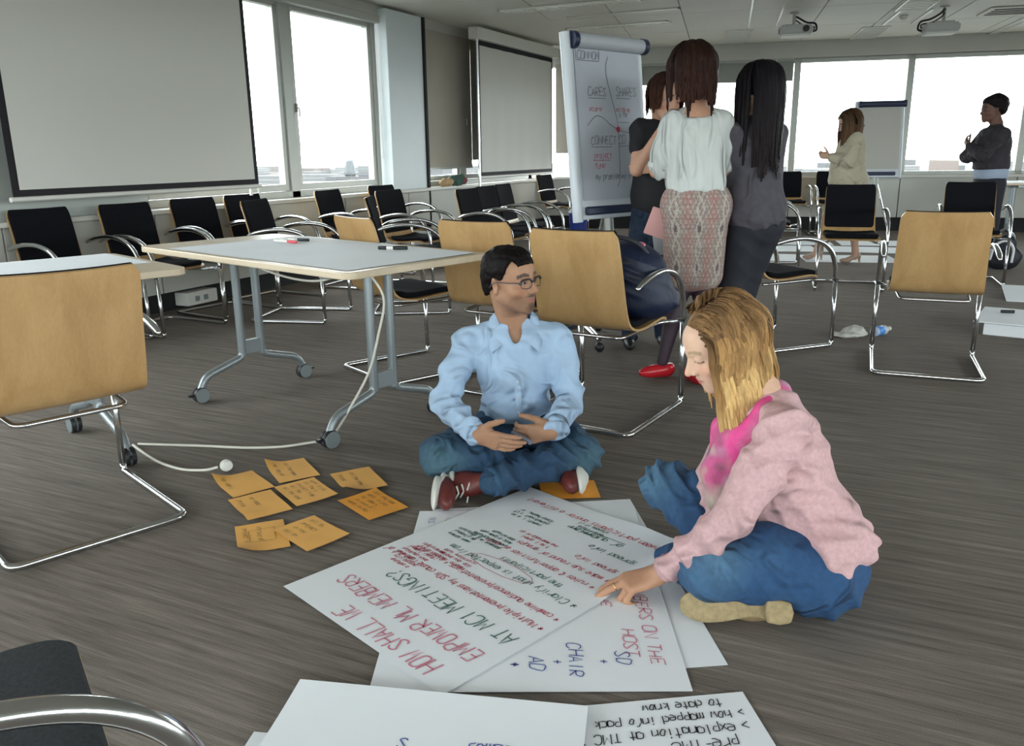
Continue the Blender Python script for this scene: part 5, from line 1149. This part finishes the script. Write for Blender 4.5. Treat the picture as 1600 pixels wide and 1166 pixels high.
    hm = [(-.034, .0), (-.027, .025), (.0, .031), (.032, .028), (.036, .0), (.032, -.027), (0, -.031), (-.027, -.025)]; top = [Vector(outl(a, b)+sn*.042-base) for a, b in hm]; bot = [v-Vector(sn)*.045 for v in top]; n = len(hm)
    ob('heel', MB().add(top+bot, [tuple(range(n)), tuple(range(n, 2*n))[::-1]]+[(i, (i+1) % n, n+(i+1) % n, n+i) for i in range(n)]), SOL, t, bevel=.006)
    # scarf
    Sc = Soft(); c0 = nk+fwd*.03-up*.045
    Sc.chain([nk-fwd*.03+lat*.0+up*.0, nk-lat*.065-up*.03+fwd*.02, nk-lat*.05-up*.09+fwd*.075, nk-lat*.02-up*.20+fwd*.085, nk-lat*.04-up*.30+fwd*.10], [.030, .034, .036, .034, .020], .02)
    Sc.chain([nk-fwd*.03, nk+lat*.07-up*.03+fwd*.02, nk+lat*.05-up*.08+fwd*.09, nk+lat*.02-up*.13+fwd*.11], [.030, .036, .042, .036], .02)
    Sc.chain([nk-lat*.02-up*.08+fwd*.10, nk-lat*.0-up*.17+fwd*.135, nk-lat*.03-up*.24+fwd*.13, nk-lat*.02-up*.31+fwd*.125], [.036, .036, .030, .010], .02)
    def scol(v):
        a = np.clip(nz(v, 70, 1)*1.6, 0, 1)[:, None]; b = np.clip(nz(v, 48, 7)*1.8-.2, 0, 1)[:, None]; g_ = np.clip(-nz(v, 60, 4)*1.8-.25, 0, 1)[:, None]; c = np.tile(np.array((.55, .10, .25)), (len(v), 1))
        c = c*(1-a)+np.array((.48, .36, .28))*a; c = c*(1-b)+np.array((.50, .27, .38))*b; c = c*(1-g_)+np.array((.22, .10, .14))*g_
        low = np.clip((nk[2]-.22-v[:, 2])/.05, 0, .8)[:, None]; c = c*(1-low)+np.array((.47, .40, .33))*low
        for e in (np.abs((v-nk)@lat+.060), np.abs((v-nk)@lat-.065)):
            m = (np.clip(1.4-e/.022, 0, 1)*(v[:, 2] > nk[2]-.24))[:, None]; c = c*(1-m)+np.array((.72, .07, .28))*m
        return c
    part('scarf', Sc.mesh(.0055), mat('scarf_print', (.6, .1, .3), .8, attr='Col', var=.1, vscale=60), t, scol, disp=lambda v: folds(v, .008, 70, n_(lat+fwd*.3), 2))
    # hair: dark-rooted blonde, parted, wavy
    def cf(tt, tone, P_):
        a, b, c = np.array((.12, .066, .032)), np.array((.34, .19, .075)), np.array((.56, .37, .155)); q = max(0, tt*1.0+tone*.08-.02)
        col = L3(a, b, min(1, max(0, q/.42))) if q < .42 else L3(b, c, min(1, (q-.42)/.3)); return col*(1+.2*tone)
    rng = random.Random(5); st = []
    for i in range(900):
        s = 1 if i % 5 < 2 else -1; px = -.022; y = rng.uniform(-.108, .054 if s < 0 else .030); tier = rng.random()**1.2; x = px+s*(.003+.055*tier); z = .115*math.sqrt(max(.04, 1-(x/.088)**2-((y+.018)/.112)**2))+.014
        back = max(0, -y/.105); dd_ = (s*.9, -.75-max(0, y)*14, 0) if y > -.03 else ((x*14+s*.1), -1.1-.5*back, 0)
        st.append(((x, y, z), dd_, rng.uniform(.88, 1.04)-.1*tier+.18*max(0, -y/.1)))
    hv_, hf_, hcol = hair_locks('hair', t, O, R, st, HAIRM, .375, cf, 3, r=.0050, flat=1.3, wave=.0050, rad_=(.090, .108, .102), cling=.5, grav=n_((.16, .10, -1)), steps=24)
    cap_ = Soft().ell(O+R@np.array((0, -.022, .032)), (.082, .101, .094), R, .02).ell(O+R@np.array((-.02, -.045, -.02)), (.066, .062, .07), R, .03)
    def cutb(P):
        q = (P-O)@R; return np.maximum((q[..., 1]-.055)*.9-(q[..., 2]-.045)*1.1, np.where(np.abs(q[..., 0]) > .03, (q[..., 1]-.02)-(np.maximum(q[..., 2], -.05)-.02)*.5, -1))
    cv_, cff = cap_.mesh(.005, cut=cutb); ccol = np.tile(np.array((.22, .125, .055)), (len(cv_), 1)); zz = np.clip((O[2]+.02-cv_[:, 2])/.12, 0, 1)[:, None]; ccol = ccol*(1-zz)+np.array((.46, .29, .12))*zz
    vv, ff = merge((cv_, cff), (hv_, hf_)); colr = np.concatenate([ccol, hcol]); part('hair', (vv, ff), HAIRM, t, lambda v: colr, it=0)
blonde()

# ---------------------------------------------------------------- standing figures
def tc(*c): return lambda v: np.tile(np.array(c, float), (len(v), 1))
DARKH = lambda r0=(.014, .008, .006), r1=(.034, .013, .009): (lambda tt, tone, P_: L3(r0, r1, tt)*(1+.3*tone))
def longhair(t, O, R, length, n, cols, seed, wave=.003, r=.009, back=None, capc=(.014, .008, .006), rad_=(.088, .108, .102), front=.06, capr=(.083, .102, .094)):
    rng = random.Random(seed); st = []
    for i in range(n):
        s = 1 if i % 2 else -1; y = rng.uniform(-.108, front); tier = rng.random()**1.1; x = s*(.003+.06*tier)
        if i % 3 == 0: y = rng.uniform(-.105, -.03); x = rng.uniform(-.06, .06)
        z = .115*math.sqrt(max(.04, 1-(x/.088)**2-((y+.018)/.112)**2))+.012; bk = max(0, -y/.105)
        st.append(((x, y, z), (s*.9, -.35, 0) if y > -.03 else (x*16+s*.05, -1-.5*bk, 0), rng.uniform(.9, 1.03)))
    hv_, hf_, hcol = hair_locks('hair', t, O, R, st, HAIRM, length, cols, seed, r=r, wave=wave, rad_=rad_)
    up = np.array((0, 0, 1.)); cap_ = Soft().ell(O+R@np.array((0, -.02, .032)), capr, R, .02).cap(O+R@np.array((0, -.055, 0)), O+R@np.array((0, -.07, -min(.25, length-.18))), .070, .058, .03)
    def cutb(P):
        q = (P-O)@R; return np.maximum((q[..., 1]-.055)*.9-(q[..., 2]-.045)*1.1, np.where(np.abs(q[..., 0]) > .03, (q[..., 1]-.02)-(np.maximum(q[..., 2], -.05)-.02)*.5, -1))
    cv_, cff = cap_.mesh(.006, cut=cutb); vv, ff = merge((cv_, cff), (hv_, hf_)); colr = np.concatenate([np.tile(np.array(capc, float), (len(cv_), 1)), hcol]); part('hair', (vv, ff), HAIRM, t, lambda v: colr, it=0)
up = np.array((0, 0, 1.))
def white_woman():
    base = np.array((-1.0, 4.28, 0)); t = person('person seen from behind in a white top and patterned skirt', base)
    lat = n_((.915, .40, 0)); fw = n_((-.40, .915, 0))          # lat: to the viewer's right; fw: away from the viewer
    O = np.array((-1.03, 4.265, 1.545)); R = head_frame(n_((-.62, .78, -.22)), 0); nk = np.array((-.998, 4.285, 1.385))
    H = Soft(); add_head(H, O, R, nk, fem=True, nr=.048); hv = H.mesh(.006)
    pel = np.array((-.985, 4.30, .90)); ch = np.array((-.995, 4.30, 1.20)); sL, sR = np.array((-1.112, 4.250, 1.315)), np.array((-.885, 4.345, 1.318))
    eL, wL = np.array((-1.178, 4.235, 1.085)), np.array((-1.08, 4.43, 1.11)); eR, wR = np.array((-.872, 4.42, 1.09)), np.array((-.94, 4.57, 1.15))
    kL, kR = np.array((-1.05, 4.30, .48)), np.array((-.93, 4.33, .48)); aL, aR = np.array((-1.115, 4.235, .085)), np.array((-.945, 4.225, .08))
    B = Soft().ell(ch, (.13, .08, .18), basis(lat, fw, up), .05).ell(pel, (.145, .10, .13), basis(lat, fw, up), .06).cap(sL, sR, .042, .042, .04).cap(L3(ch, nk, .6), nk, .05, .046, .05).cap(L3(pel, ch, .3), L3(pel, ch, .7), .105, .10, .05)
    B.chain([sL, eL, wL], [.044, .036, .025], .02).chain([sR, eR, wR], [.044, .036, .025], .02)
    h1 = Soft(); add_hand(h1, wL, n_((.35, .6, .5)), n_((-.5, -.6, .3)), up, .93, (.5, .6, .6, .6)); h2 = Soft(); add_hand(h2, wR, n_((-.5, .5, .4)), n_((.3, -.6, .5)), up, .93, (.5, .6, .6, .6))
    part('body', merge(hv, B.mesh(.010), h1.mesh(.0045), h2.mesh(.0045)), SKINM, t, head_color(O, R, (.50, .27, .17), (.4, .15, .13)))
    Lg = Soft().chain([pel-lat*.07-up*.05, kL, L3(kL, aL, .4), aL], [.085, .052, .048, .030], .03).chain([pel+lat*.07-up*.05, kR, L3(kR, aR, .4), aR], [.085, .052, .048, .030], .03)
    part('tights', Lg.mesh(.008), mat('dark_tights', (.035, .018, .030), .6), t)
    WT = mat('white_jersey', (.54, .56, .54), .85, var=.02, vscale=30, bump=.1, bscale=600, wrinkle=.06, wscale=6, stretch=(1.8, 1.8, .4))
    S = Soft().ell(ch+up*.0, (.150, .112, .19), basis(lat, fw, up), .06).ell(L3(pel, ch, .42), (.160, .125, .16), basis(lat, fw, up), .06).cap(sL, sR, .046, .046, .05).cap(L3(nk, sL, .3)-up*.02, sL, .05, .042, .04).cap(L3(nk, sR, .3)-up*.02, sR, .05, .042, .04).cap(L3(ch, nk, .55), nk-up*.055, .085, .072, .03)
    S.chain([sL, L3(sL, eL, .5), L3(sL, eL, .92)], [.054, .058, .056], .03).chain([sR, L3(sR, eR, .5), L3(sR, eR, .92)], [.054, .054, .050], .03)
    S.ell(nk-up*.0-fw*.045, (.085, .05, .045), basis(lat, fw, up), .02, True)
    part('white_top', S.mesh(.0075, cut=lambda P: .985-P[..., 2]), WT, t, disp=lambda v: folds(v, .030, 26, (.8, .35, .18), 2)*np.clip(1.9-v[:, 2], .5, 1)+.003*nz(v, 25, 2))
    ob('sleeve_band', MB().tube([Vector(L3(sL, eL, .86)-base), Vector(L3(sL, eL, .97)-base)], [.0585, .054], 20), WT, t, smooth=True); ob('sleeve_band', MB().tube([Vector(L3(sR, eR, .86)-base), Vector(L3(sR, eR, .97)-base)], [.052, .048], 20), WT, t, smooth=True)
    K = Soft().ell(pel+up*.02, (.172, .128, .14), basis(lat, fw, up), .05).cap(pel-lat*.055, np.array((-1.04, 4.29, .56)), .112, .098, .06).cap(pel+lat*.055, np.array((-.935, 4.33, .56)), .112, .098, .06)
    def kcol(v):
        q = v-pel; th = np.arctan2(q@lat, -(q@fw)); u = th*3.4; z = q[:, 2]*30; c = np.tile(np.array((.27, .215, .19)), (len(v), 1))
        amp = .42*np.cos(z*1.05); b1 = np.abs(np.sin(u+amp)); b2 = np.abs(np.sin(u-amp)); m = np.minimum(b1, b2)
        c[m < .16] = (.40, .34, .29); c[(m >= .16) & (m < .26)] = (.19, .145, .14); c[np.minimum(b1, b2) > .72] = (.31, .175, .155)
        d1 = np.sin(z*4.2)*np.sin(u*11) > .45; c[d1] = (.36, .31, .27); d2 = np.sin(z*6.3+1)*np.sin(u*17) < -.6; c[d2] = c[d2]*.6
        med = np.hypot(np.sin(u), np.cos(z*.525)*.8) < .22; c[med] = (.12, .09, .10)
        hem = v[:, 2] < .50; c[hem] = c[hem]*.5+np.array((.16, .085, .08)); h2 = v[:, 2] < .462; c[h2] = (.05, .05, .10)
        r_ = (q@lat > .0)*.0; return c*(1+.1*nz(v, 90))[:, None]
    part('patterned_skirt', K.mesh(.0055, cut=lambda P: np.maximum(P[..., 2]-1.02, .44-P[..., 2])), mat('skirt_print', (.5, .4, .3), .85, attr='Col'), t, kcol, it=1)
    RS = mat('red_patent', (.50, .015, .025), .25)
    for a in (aL, aR):
        f_ = n_((-.5, -.55, 0)) if a is aL else n_((.5, -.7, 0)); f_ = n_((-.30, .75, 0)) if False else f_
        S = Soft().ell(a+f_*.035-up*.045, (.036, .11, .036), basis(np.cross(f_, up), f_, up), .02).ell(a-f_*.03-up*.04, (.032, .045, .045), basis(np.cross(f_, up), f_, up), .02)
        part('red_shoe', S.mesh(.006, cut=lambda P: np.maximum(.001-P[..., 2], P[..., 2]-.075)), RS, t)
    longhair(t, O, R, .262, 360, DARKH(), 21, .0025, r=.0105, rad_=(.104, .120, .112), capr=(.096, .112, .103))
white_woman()
def suit_woman():
    base = np.array((-.71, 4.47, 0)); t = person('person with long straight dark hair, dark grey jacket and black trousers', base)
    lat = n_((.70, .70, 0)); fw = n_((-.70, .70, 0)); O = np.array((-.737, 4.455, 1.470)); R = head_frame(n_((-.75, .62, -.12)), 0); nk = np.array((-.715, 4.47, 1.33))
    H = Soft(); add_head(H, O, R, nk, fem=True, nr=.048); pel = np.array((-.70, 4.48, .86)); ch = np.array((-.715, 4.475, 1.16)); sL, sR = np.array((-.828, 4.38, 1.262)), np.array((-.645, 4.555, 1.262))
    eL, wL = np.array((-.845, 4.47, 1.02)), np.array((-.91, 4.62, 1.08)); eR, wR = np.array((-.675, 4.65, 1.02)), np.array((-.78, 4.75, 1.08))
    kL, kR = np.array((-.81, 4.43, .47)), np.array((-.755, 4.52, .47)); aL, aR = np.array((-.845, 4.41, .08)), np.array((-.80, 4.50, .08))
    h1 = Soft(); add_hand(h1, wL, n_((.1, .7, .3)), n_((-.7, 0, .3)), up, .92, (.4, .5, .5, .5)); h2 = Soft(); add_hand(h2, wR, n_((-.6, .3, .3)), n_((.2, .6, .5)), up, .92, (.4, .5, .5, .5))
    B = Soft().cap(pel, ch, .10, .10, .05).cap(sL, sR, .04, .04, .04).cap(L3(ch, nk, .5), nk, .05, .046, .05).chain([sL, eL, wL], [.04, .034, .024], .02).chain([sR, eR, wR], [.04, .034, .024], .02)
    part('body', merge(H.mesh(.006), B.mesh(.012), h1.mesh(.0045), h2.mesh(.0045)), SKINM, t, head_color(O, R, (.52, .32, .22), (.4, .16, .14)))
    S = Soft().ell(ch-lat*.01, (.140, .105, .19), basis(lat, fw, up), .06).ell(L3(pel, ch, .45)-lat*.01, (.130, .105, .16), basis(lat, fw, up), .06).ell(pel-lat*.012, (.158, .130, .15), basis(lat, fw, up), .08).cap(sL, sR, .046, .046, .05).cap(L3(ch, nk, .5), nk-up*.02, .075, .056, .03)
    S.chain([sL, eL, L3(eL, wL, .85)], [.054, .047, .040], .03).chain([sR, eR, L3(eR, wR, .85)], [.060, .050, .040], .03)
    part('jacket', S.mesh(.0085, cut=lambda P: (.80+.035*np.clip(((P-pel)@lat)/.15, -1, 1))-P[..., 2]), mat('dark_grey_jacket', (.060, .054, .066), .85, var=.08, vscale=30, bump=.1, bscale=600, wrinkle=.04, wscale=6), t, disp=lambda v: folds(v, .014, 26, (.6, .6, .5), 6)+.003*nz(v, 22))
    J = Soft().ell(pel-up*.03, (.145, .115, .14), basis(lat, fw, up), .05).chain([pel-lat*.07-up*.06, kL, aL-up*.04], [.09, .068, .052], .03).chain([pel+lat*.055-up*.06, kR, aR-up*.04], [.09, .068, .052], .03)
    part('trousers', J.mesh(.01, cut=lambda P: np.maximum(.03-P[..., 2], P[..., 2]-.95)), mat('black_trousers', (.010, .011, .018), .8), t, disp=lambda v: folds(v, .005, 26, (.3, .3, 1), 3))
    for a in (aL, aR): part('shoe', Soft().ell((a[0]-.03, a[1]+.03, .035), (.036, .11, .036), basis(lat, fw, up), .02).mesh(.008, cut=lambda P: .001-P[..., 2]), BLACKP, t)
    longhair(t, O, R, .50, 320, DARKH((.008, .007, .009), (.016, .012, .013)), 31, .002, capc=(.008, .007, .009))
suit_woman()
def dark_woman():
    base = np.array((-1.32, 4.83, 0)); t = person('person in black top half hidden behind the one in white, hand at chin', base)
    lat = n_((.93, .36, 0)); fw = n_((.30, -.95, 0)); O = np.array((-1.300, 4.80, 1.468)); R = head_frame(n_((.75, -.62, -.25)), rad(8)); nk = np.array((-1.33, 4.84, 1.34))
    H = Soft(); W = add_head(H, O, R, nk, fem=True, nr=.048); pel = np.array((-1.33, 4.86, .88)); ch = np.array((-1.33, 4.85, 1.17)); sL, sR = np.array((-1.425, 4.76, 1.300)), np.array((-1.20, 4.90, 1.300))
    eL, wL = np.array((-1.41, 4.655, 1.085)), np.array((-1.275, 4.655, 1.295)); eR, wR = np.array((-1.18, 4.80, 1.05)), np.array((-1.30, 4.66, 1.09))
    kL, kR = np.array((-1.47, 4.84, .47)), np.array((-1.36, 4.98, .47)); aL, aR = np.array((-1.50, 4.86, .08)), np.array((-1.33, 5.02, .08))
    h1 = Soft(); add_hand(h1, wL, n_((.25, .35, .6)), n_((.2, -.8, .1)), n_((.8, .2, .2)), .93, (.6, .6, .6, .6)); h2 = Soft(); add_hand(h2, wR, n_((-.8, -.1, 0)), n_((.2, -.8, .1)), up, .93)
    B = Soft().cap(pel, ch, .10, .10, .05).cap(sL, sR, .04, .04, .04).cap(L3(ch, nk, .5), nk, .05, .046, .05).chain([sL, eL, wL], [.046, .040, .027], .02).chain([sR, eR, wR], [.044, .036, .025], .02)
    part('body', merge(H.mesh(.005), B.mesh(.010), h1.mesh(.0045), h2.mesh(.0045)), SKINM, t, head_color(O, R, (.50, .28, .19), (.42, .15, .13)))
    S = Soft().ell(ch, (.165, .12, .19), basis(lat, fw, up), .06).ell(L3(pel, ch, .4), (.16, .13, .18), basis(lat, fw, up), .06).ell(pel+up*.02, (.165, .14, .14), basis(lat, fw, up), .06).cap(sL, sR, .055, .055, .05).chain([sL, L3(sL, eL, .45)], [.064, .060], .03).chain([sR, L3(sR, eR, .45)], [.064, .060], .03)
    part('black_top', S.mesh(.0085, cut=lambda P: .80-P[..., 2]), mat('black_jersey', (.008, .008, .011), .85), t, disp=lambda v: folds(v, .005, 30, (.7, .3, .4), 6))
    J = Soft().ell(pel-up*.03, (.15, .12, .14), basis(lat, fw, up), .05).chain([pel-lat*.075-up*.06, kL, aL-up*.03], [.09, .064, .045], .03).chain([pel+lat*.075-up*.06, kR, aR-up*.03], [.09, .064, .045], .03)
    part('jeans', J.mesh(.01, cut=lambda P: .03-P[..., 2]), JEANM, t, denim([], (.010, .022, .050)))
    for a in (aL, aR): part('shoe', Soft().ell((a[0]+.02, a[1]-.05, .035), (.036, .11, .036), basis(lat, fw, up), .02).mesh(.008, cut=lambda P: .001-P[..., 2]), BLACKP, t)
    longhair(t, O, R, .20, 160, DARKH((.024, .011, .008), (.05, .019, .011)), 41, .002, front=.03)
dark_woman()
pk = thing('card_folder', 'folded pink and grey paper held low beside the patterned skirt', 'folder', (-1.18, 4.40, .80))
ob('folder_leaf', MB().box((0, 0, 0), (.17, .012, .15), Matrix.Rotation(rad(20), 3, 'Y') @ Matrix.Rotation(rad(18), 3, 'Z'), ch=.003), mat('pale_pink_card', (.70, .38, .36), .8), pk)
ob('folder_leaf', MB().box((.01, .02, -.06), (.14, .01, .20), Matrix.Rotation(rad(-8), 3, 'Y') @ Matrix.Rotation(rad(18), 3, 'Z'), ch=.003), mat('grey_card', (.32, .33, .34), .8), pk)
def beige_woman():
    base = np.array((-.60, 9.58, 0)); t = person('person in a beige jacket with long brown hair by the far flip chart', base)
    fw = n_((-.93, -.30, 0)); lat = n_((-.30, .93, 0)); O = np.array((-.640, 9.58, 1.440)); R = head_frame(n_((-.86, -.28, -.45)), 0); nk = np.array((-.585, 9.59, 1.325))
    H = Soft(); add_head(H, O, R, nk, fem=True); pel = np.array((-.60, 9.60, .86)); ch = np.array((-.60, 9.59, 1.15)); sN, sF = np.array((-.545, 9.45, 1.275)), np.array((-.62, 9.74, 1.275)); eN, wN = np.array((-.60, 9.42, 1.06)), np.array((-.80, 9.47, 1.10)); eF, wF = np.array((-.66, 9.75, 1.06)), np.array((-.82, 9.60, 1.11))
    h1 = Soft(); add_hand(h1, wN, n_((-.9, .3, .2)), n_((0, -.9, .3)), up, .93, (.7, .7, .7, .7)); h2 = Soft(); add_hand(h2, wF, n_((-.8, -.4, .2)), n_((-.3, .8, .3)), up, .93, (.7, .7, .7, .7))
    kR, aR = np.array((-.52, 9.55, .46)), np.array((-.465, 9.53, .13)); kF, aF = np.array((-.78, 9.62, .47)), np.array((-.86, 9.68, .13))
    B = Soft().cap(pel, ch, .10, .09, .05).cap(sN, sF, .04, .04, .04).cap(L3(ch, nk, .5), nk, .05, .045, .05).chain([sN, eN, wN], [.04, .034, .024], .02).chain([sF, eF, wF], [.04, .034, .024], .02)
    B.chain([pel-lat*.07, kR, L3(kR, aR, .35), aR, aR+(-.0, 0, -.07)], [.085, .054, .052, .032, .028], .03).chain([pel+lat*.07, kF, L3(kF, aF, .35), aF, aF+(-.02, 0, -.07)], [.085, .054, .052, .032, .028], .03)
    part('body', merge(H.mesh(.007), B.mesh(.011), h1.mesh(.006), h2.mesh(.006)), SKINM, t, head_color(O, R, (.46, .28, .20), (.4, .15, .13)))
    S = Soft().ell(ch, (.16, .150, .19), basis(lat, fw, up), .06).ell(L3(pel, ch, .45)+fw*.02, (.17, .180, .17), basis(lat, fw, up), .06).ell(pel, (.185, .205, .13), basis(lat, fw, up), .06).cap(sN, sF, .052, .052, .05).chain([sN, eN, L3(eN, wN, .8)], [.074, .068, .050], .03).chain([sF, eF, L3(eF, wF, .8)], [.064, .056, .045], .03)
    part('beige_jacket', S.mesh(.010, cut=lambda P: .77-P[..., 2]), mat('beige_cloth', (.40, .36, .27), .85, bump=.1, bscale=600, wrinkle=.05, wscale=6), t, disp=lambda v: folds(v, .008, 26, (.6, .3, .6), 6))
    K = Soft().ell(pel-up*.02, (.165, .15, .14), basis(lat, fw, up), .05).cap(pel-up*.1, np.array((-.63, 9.59, .52)), .15, .145, .05)
    part('black_skirt', K.mesh(.011, cut=lambda P: np.maximum(P[..., 2]-.86, .50-P[..., 2])), mat('black_skirt', (.012, .012, .016), .85), t)
    for a, f_ in ((aR, n_((-.93, -.25, 0))), (aF, n_((-.8, .1, 0)))):
        bs = basis(np.cross(f_, up), f_, up); S = Soft().ell(a+f_*.095-up*.10, (.034, .06, .026), bs, .02).cap(a+f_*.06-up*.085, a-f_*.03-up*.045, .026, .03, .02).cap(a-f_*.045-up*.05, a-f_*.05-up*.125, .018, .008, .01)
        part('heeled_shoe', S.mesh(.006, cut=lambda P: .001-P[..., 2]), mat('nude_patent', (.34, .23, .17), .35), t)
    longhair(t, O, R, .48, 200, DARKH((.04, .022, .013), (.15, .085, .045)), 51, .003, capc=(.04, .022, .013))
beige_woman()
def crossed_woman():
    base = np.array((.74, 9.83, 0)); t = person('person with short hair and dark jacket, arms crossed before the far window', base)
    fw = n_((-.85, -.50, 0)); lat = n_((-.50, .85, 0)); O = np.array((.655, 9.825, 1.535)); R = head_frame(n_((-.88, -.47, -.05)), 0); nk = np.array((.715, 9.83, 1.40))
    H = Soft(); W = add_head(H, O, R, nk, fem=True); pel = np.array((.72, 9.84, .86)); ch = np.array((.71, 9.83, 1.19)); sN, sF = np.array((.775, 9.69, 1.30)), np.array((.64, 9.97, 1.30)); eN, wN = np.array((.62, 9.60, 1.10)), np.array((.48, 9.76, 1.20)); eF, wF = np.array((.49, 9.90, 1.09)), np.array((.56, 9.70, 1.10))
    h1 = Soft(); add_hand(h1, wN, n_((-.2, .6, .5)), n_((-.7, -.3, .3)), up, .93, (.5, .5, .5, .5)); h2 = Soft(); add_hand(h2, wF, n_((.5, -.6, .0)), n_((-.6, -.6, .3)), up, .93, (.5, .5, .5, .5))
    B = Soft().cap(pel, ch, .10, .10, .05).cap(sN, sF, .04, .04, .04).cap(L3(ch, nk, .5), nk, .05, .046, .05).chain([sN, eN, wN], [.04, .034, .026], .02).chain([sF, eF, wF], [.04, .034, .026], .02)
    part('body', merge(H.mesh(.007), B.mesh(.011), h1.mesh(.006), h2.mesh(.006)), SKINM, t, head_color(O, R, (.13, .065, .045), (.16, .06, .05), brow=(.02, .012, .01)))
    S = Soft().ell(ch+up*.01, (.17, .165, .20), basis(lat, fw, up), .06).ell(L3(pel, ch, .45), (.165, .17, .17), basis(lat, fw, up), .06).cap(sN, sF, .056, .056, .05).chain([sN, eN, L3(eN, wN, .85)], [.070, .062, .048], .03).chain([sF, eF, L3(eF, wF, .85)], [.070, .062, .048], .03).cap(L3(ch, nk, .5), nk-up*.02, .08, .058, .03)
    part('jacket', S.mesh(.010, cut=lambda P: .965-P[..., 2]), mat('dark_plum_jacket', (.026, .021, .028), .85, bump=.1, bscale=600, wrinkle=.05, wscale=6), t, disp=lambda v: folds(v, .008, 26, (.6, .3, .6), 6))
    part('shirt_tail', Soft().ell(pel+up*.06, (.175, .155, .12), basis(lat, fw, up), .05).mesh(.011, cut=lambda P: np.maximum(.87-P[..., 2], P[..., 2]-.99)), mat('pale_blue_shirt', (.30, .36, .46), .8), t, disp=lambda v: folds(v, .005, 30, (.6, .3, .6), 6))
    J = Soft().ell(pel-up*.02, (.165, .14, .15), basis(lat, fw, up), .05).chain([pel-lat*.08-up*.06, np.array((.77, 9.75, .47)), np.array((.80, 9.76, .06))], [.105, .075, .058], .03).chain([pel+lat*.08-up*.06, np.array((.68, 9.92, .47)), np.array((.70, 9.93, .06))], [.105, .075, .058], .03)
    part('trousers', J.mesh(.011, cut=lambda P: .03-P[..., 2]), MATS['black_trousers'], t)
    for p_ in ((.76, 9.74, .035), (.66, 9.91, .035)): part('shoe', Soft().ell(p_, (.036, .12, .036), basis(lat, fw, up), .02).mesh(.009, cut=lambda P: .001-P[..., 2]), BLACKP, t)
    hs = Soft().ell(W((0, -.045, .055)), (.096, .120, .105), R, .03).ell(W((0, -.09, -.0)), (.06, .05, .06), R, .03).ell(W((0, .03, .085)), (.06, .06, .04), R, .03)
    part('hair', hs.mesh(.006, cut=lambda P: np.maximum((((P-O)@R)[..., 1]-.06)*.9-(((P-O)@R)[..., 2]-.055)*1.2, np.where(((P-O)@R)[..., 1] > -.02, -(((P-O)@R)[..., 2]-.02), -1))), HAIRM, t, tc(.012, .009, .010), disp=lambda v: .005*nz(v, 90))
crossed_woman()
